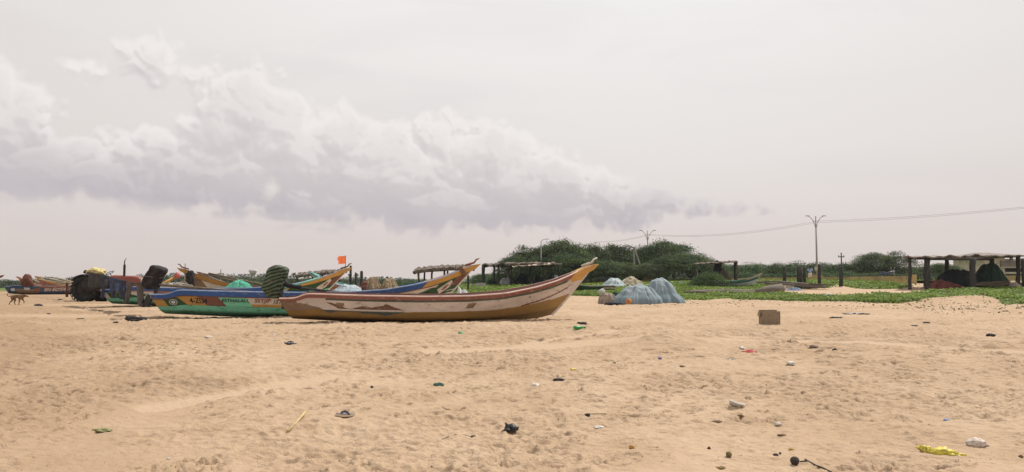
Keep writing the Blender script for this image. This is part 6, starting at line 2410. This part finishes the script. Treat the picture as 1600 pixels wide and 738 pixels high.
# yellow bag: two crumpled lobes and a torn neck, one thing
c = G(1468, 709)
s = c.y / F
yb = crumple('plastic_bag', 'yellow plastic bag twisted on the right foreground sand', 'bag', (c.x + 6 * s, c.y, c.z), (44 * s, 22 * s, 11 * s), m_yellowbag, 61, -.42, .55)
o = crumple('torn_neck', None, None, (-24 * s, 8 * s, .01), (17 * s, 15 * s, 10 * s), m_yellowbag, 62, .4, .8)
o.parent = yb
o = crumple('loose_corner', None, None, (22 * s, -7 * s, .0), (20 * s, 9 * s, 6 * s), m_yellowbag, 63, .4, .7)
o.parent = yb
c = G(1526, 697)
s = c.y / F
crumple('plastic_bag', 'dusty grey white bag with a wedge shape right of the yellow bag', 'bag', (c.x, c.y, c.z), (32 * s, 19 * s, 13 * s), attr_mat('dusty_bag', [(0, (.40, .33, .28, 1)), (.5, (.56, .48, .42, 1)), (1, (.70, .63, .57, 1))], .7), 64, -.3, .3)

# sticks, cords
for (pts, rad, mat, name, lab, cat) in (([(450, 676), (461, 668), (468, 663), (477, 655)], .019, m_ystick, 'stick', 'pale yellow stick lying left of the flip flop', 'stick'),
                                        ([(690, 688), (712, 684), (728, 680), (738, 682)], .004, m_stick, 'stalk', 'thin curved stalk leading to the dark pod', 'stalk'),
                                        ([(918, 647), (930, 645.5), (940, 646.5), (947, 648.5)], .005, m_stick, 'twig', 'thin dark twig beside the dark knot of twigs', 'twig'),
                                        ([(1250, 724), (1262, 725), (1275, 730), (1287, 734.5), (1300, 740)], .008, m_ropedark, 'cord', 'black cord trailing from the round coconut', 'cord'),
                                        ([(190, 553), (215, 552.5), (232, 550), (240, 546)], .010, m_darkrag, 'cord', 'thin dark cord half buried in the trodden sand on the left', 'cord'),
                                        ([(690, 637), (697, 640), (703, 643)], .004, m_stick, 'twig', 'tiny forked twig in the middle sand', 'twig')):
    P3 = [G(*p) + Vector((0, 0, rad * .7 + .004)) for p in pts]
    if name == 'stick':
        P3 = [P3[0].lerp(P3[-1], i / 3) + Vector((0, .02 * (i == 1), .030)) for i in range(4)]
    mb = MB()
    mb.tube(P3, [rad * (1.0 if i % 2 else .85) for i in range(len(P3))], 7)
    tag(mb.build(name, mat, None, True), lab, cat)

# flip flops
m_foam = M('sandal_beige_foam', (.62, .50, .36, 1), .8, .15, 30)
m_grey = M('sandal_grey', (.15, .15, .18, 1), .7, .3, 30)
m_strap = M('sandal_strap', (.018, .018, .028, 1), .5)


def flip_flop(px, py, rz, label, size=.26, strap=True, sole=m_foam, top=m_grey):
    c = G(px, py)
    root = thing('flip_flop', label, 'sandal', (c.x, c.y, c.z + .006), rz)
    out = []
    n = 36
    for k in range(n):
        a = 2 * math.pi * k / n
        x = math.cos(a) * .5
        y = math.sin(a) * (.19 + .045 * math.cos(a) - .03 * math.cos(2 * a)) + .02 * math.sin(2 * math.pi * (x + .5)) * 0
        out.append((x * size, y * size))
    def curl(x): return .02 * size / .26 * max(0, x / size) ** 2 * 4
    mb = MB()
    mb.rings([[Vector((x, y, curl(x))) for x, y in out], [Vector((x * 1.01, y * 1.02, .012 + curl(x))) for x, y in out], [Vector((x * .99, y * .98, .024 + curl(x))) for x, y in out]])
    mb.build('sole', sole, root)
    mb = MB()
    mb.rings([[Vector((x * .97, y * .96, .0245 + curl(x))) for x, y in out], [Vector((x * .94, y * .92, .030 + curl(x))) for x, y in out]])
    mb.build('footbed', top, root)
    if strap:
        for sg in (-1, 1):
            mb = MB()
            k = size / .26
            mb.tube([(.065 * k, .0, .03), (.055 * k, sg * .012 * k, .052), (.01 * k, sg * .040 * k, .062), (-.03 * k, sg * .046 * k, .045), (-.045 * k, sg * .046 * k, .022)], [.006, .008, .010, .010, .008], 8)
            mb.build('strap', m_strap, root, True)
    return root


flip_flop(540, 653, R(196), 'grey flip flop with a dark strap and beige sole lying by itself in the foreground', .25)
flip_flop(454, 537, R(170), 'small dark sandal on the sand below the stern of the nearest boat', .28, True, m_strap, m_grey)
m_sole = M('pale_grey_sole', (.42, .38, .33, 1), .8, .25, 18, stain=(.2, .17, .14, 1), stain_amt=.4, stain_scale=12)
c = G(1152, 637)
root = thing('shoe_sole', 'worn grey shoe sole with a raised heel on the right half of the sand', 'shoe sole', (c.x, c.y, c.z + .01), R(158))
root.scale = (.76, .76, .76)
mb = MB()
rs = []
for x, w_, z0, z1 in ((-.14, .02, .0, .022), (-.12, .042, .0, .034), (-.05, .056, .0, .044), (.0, .05, .0, .056), (.05, .048, .0, .072), (.10, .05, .004, .09), (.125, .036, .012, .098), (.135, .015, .03, .095)):
    rs.append([Vector((x, -w_, z0)), Vector((x, -w_, z1)), Vector((x, -w_ * .6, z1 - .008)), Vector((x, w_ * .6, z1 - .008)), Vector((x, w_, z1)), Vector((x, w_, z0))])
mb.rings(rs)
mb.build('sole', m_sole, root, True)

# green bottle
c = G(905, 515)
bt = thing('bottle', 'green plastic bottle lying on the sand right of the nearest bow', 'bottle', (c.x, c.y, c.z + .045), R(28))
m_gb = M('green_bottle_plastic', (.07, .40, .13, 1), .25, .1, 5, spec=.5, transl=.4)
mb = MB()
mb.tube([(-.15, 0, 0), (-.145, 0, 0), (-.05, 0, 0), (-.03, 0, 0), (.0, 0, 0), (.06, 0, 0), (.11, 0, 0), (.13, 0, 0), (.155, 0, 0)], [.034, .042, .043, .040, .043, .043, .024, .015, .014], 16)
mb.build('bottle_body', m_gb, bt, True)
mb = MB()
mb.tube([(.150, 0, 0), (.178, 0, 0)], .018, 12)
mb.build('cap', M('dark_cap', (.03, .05, .04, 1), .5), bt)

# carton standing on the sand
c = G(1206, 509)
s = c.y / F
m_card = M('weathered_carton', (.25, .195, .135, 1), .9, .18, 5, .003, 20, (.17, .13, .09, 1), .5, 4)
w0, h0, d0 = 28 * s, 20.5 * s, .36
cr = thing('carton', 'worn brown carton standing open on the sand', 'carton', (c.x, c.y + d0 / 2, c.z - .01), R(-6))
for nm, cc, sz, rot in (('front_wall', (0, -d0 / 2, h0 / 2), (w0, .016, h0), None), ('back_wall', (0, d0 / 2, h0 / 2 + .012), (w0, .016, h0 + .024), None),
                        ('side_wall', (-w0 / 2 + .01, 0, h0 / 2 - .004), (.016, d0 - .02, h0 - .01), None), ('side_wall', (w0 / 2 - .01, 0, h0 / 2 - .004), (.016, d0 - .02, h0 - .01), None),
                        ('base', (0, 0, .012), (w0 - .04, d0 - .02, .012), None), ('flap', (.01, -.02, h0 - .045), (w0 - .05, d0 - .09, .012), Matrix.Rotation(-.13, 3, 'X')),
                        ('flap', (-w0 / 2 - .022, 0, h0 - .06), (.012, d0 - .06, .13), Matrix.Rotation(.35, 3, 'Y'))):
    mb = MB()
    mb.box(cc, sz, rot, jit=.004)
    mb.build(nm, m_card, cr)

# nuts
def nut(px, py, dpx, mat, label, name='coconut'):
    c = G(px, py)
    r_ = dpx / 2 * c.y / F
    bm = bmesh.new()
    bmesh.ops.create_icosphere(bm, subdivisions=3, radius=1)
    for v in bm.verts:
        k = 1 + .10 * mnoise.noise(v.co * 1.7 + Vector((dpx, 0, 0)))
        v.co = Vector((v.co.x * k, v.co.y * k, v.co.z * k * .95)) * r_
    me = bpy.data.meshes.new(name)
    bm.to_mesh(me)
    bm.free()
    o = link(name, me, mat)
    o.location = (c.x, c.y, c.z + r_ * .72)
    return tag(o, label, 'nut')


nut(1242, 726, 14, M('dark_husk', (.055, .045, .04, 1), .9, .3, 30, .004, 60), 'round dark coconut with the black cord in the right foreground')
nut(1139, 716, 9.5, M('green_brown_husk', (.16, .13, .05, 1), .85, .35, 25, .003, 60), 'small green brown nut in the right foreground', 'dry_nut')
rag(1219, 709.5, 4, 3, m_blackbag, 'tiny black pebble beside the dark oval one', 'pebble', 'pebble', 71, rough=.15)
rag(1259, 719, 4, 3, m_stick, 'tiny brown chip right above the round coconut', 'wood_chip', 'chip', 72)

# uncountable small stuff: shell grit and dry bits
def scatter(name, label, n, regions, sizes, cols, seed, flat=.35, cat='litter'):
    rng = np.random.RandomState(seed)
    V, Q, MI = [], [], []
    k = 0
    for (x0, x1, y0, y1, w_) in regions:
        for _ in range(int(n * w_)):
            c = G(rng.uniform(x0, x1), y0 + (y1 - y0) * rng.rand() ** .8)
            a = rng.rand() * 6.28
            s1, s2, s3 = rng.uniform(*sizes), rng.uniform(*sizes) * .55, rng.uniform(*sizes) * flat
            ux, uy = math.cos(a) * s1, math.sin(a) * s1
            vx, vy = -math.sin(a) * s2, math.cos(a) * s2
            z = c.z - .004
            V += [(c.x - ux, c.y - uy, z), (c.x + vx, c.y + vy, z), (c.x + ux, c.y + uy, z), (c.x - vx, c.y - vy, z), (c.x, c.y, z + s3 + .006)]
            b = k * 5
            Q += [(b + 0, b + 4, b + 1), (b + 1, b + 4, b + 2), (b + 2, b + 4, b + 3), (b + 3, b + 4, b + 0)]
            MI += [int(rng.randint(len(cols)))] * 4
            k += 1
    me = bpy.data.meshes.new(name)
    me.from_pydata(V, [], Q)
    me.polygons.foreach_set('material_index', MI)
    o = link(name, me, cols, None, False)
    tag(o, label, cat, kind='stuff')


scatter('shell_grit', 'tiny white shell bits strewn over the right foreground sand', 520, ((1040, 1420, 655, 737, .55), (1300, 1600, 640, 737, .15), (600, 1600, 500, 737, .30)), (.004, .012),
        [M('shell_white', (.78, .74, .68, 1), .6), M('shell_tan', (.62, .52, .42, 1), .6)], 3)
scatter('dry_crumbs', 'dark bits of dry plants strewn over the trodden sand', 1700, ((0, 1600, 480, 560, .40), (0, 1600, 545, 737, .45), (1040, 1600, 462, 500, .15)), (.006, .024),
        [m_stick, M('crumb_dark', (.06, .045, .035, 1), .9), M('crumb_grey', (.2, .16, .12, 1), .9)], 5, .2)
scatter('dry_runners', 'brown dead creeper bits along the seaward edge of the green', 700, ((1000, 1300, 468, 480, .25), (1300, 1600, 468, 484, .55), (1440, 1600, 474, 492, .20)), (.02, .10),
        [m_stick, M('runner_tan', (.30, .22, .13, 1), .9), LEAF_B[1]], 7, .5)

# ------------------------------------------------------------------ the sea air over the beach
mb = MB()
mb.box((0, 0, 6.0), (4800, 4800, 15.0))
hz = mb.build('haze', [])
hm = bpy.data.materials.new('sea_haze')
hm.use_nodes = True
hm.node_tree.nodes.clear()
ho = hm.node_tree.nodes.new('ShaderNodeOutputMaterial')
hv = hm.node_tree.nodes.new('ShaderNodeVolumePrincipled')
hv.inputs['Color'].default_value = (0.90, 0.88, 0.87, 1)
hv.inputs['Density'].default_value = HAZE
hv.inputs['Anisotropy'].default_value = 0.25
hm.node_tree.links.new(hv.outputs[0], ho.inputs['Volume'])
hz.data.materials.append(hm)
tag(hz, 'thin pale sea air over the whole beach', 'haze', kind='stuff')
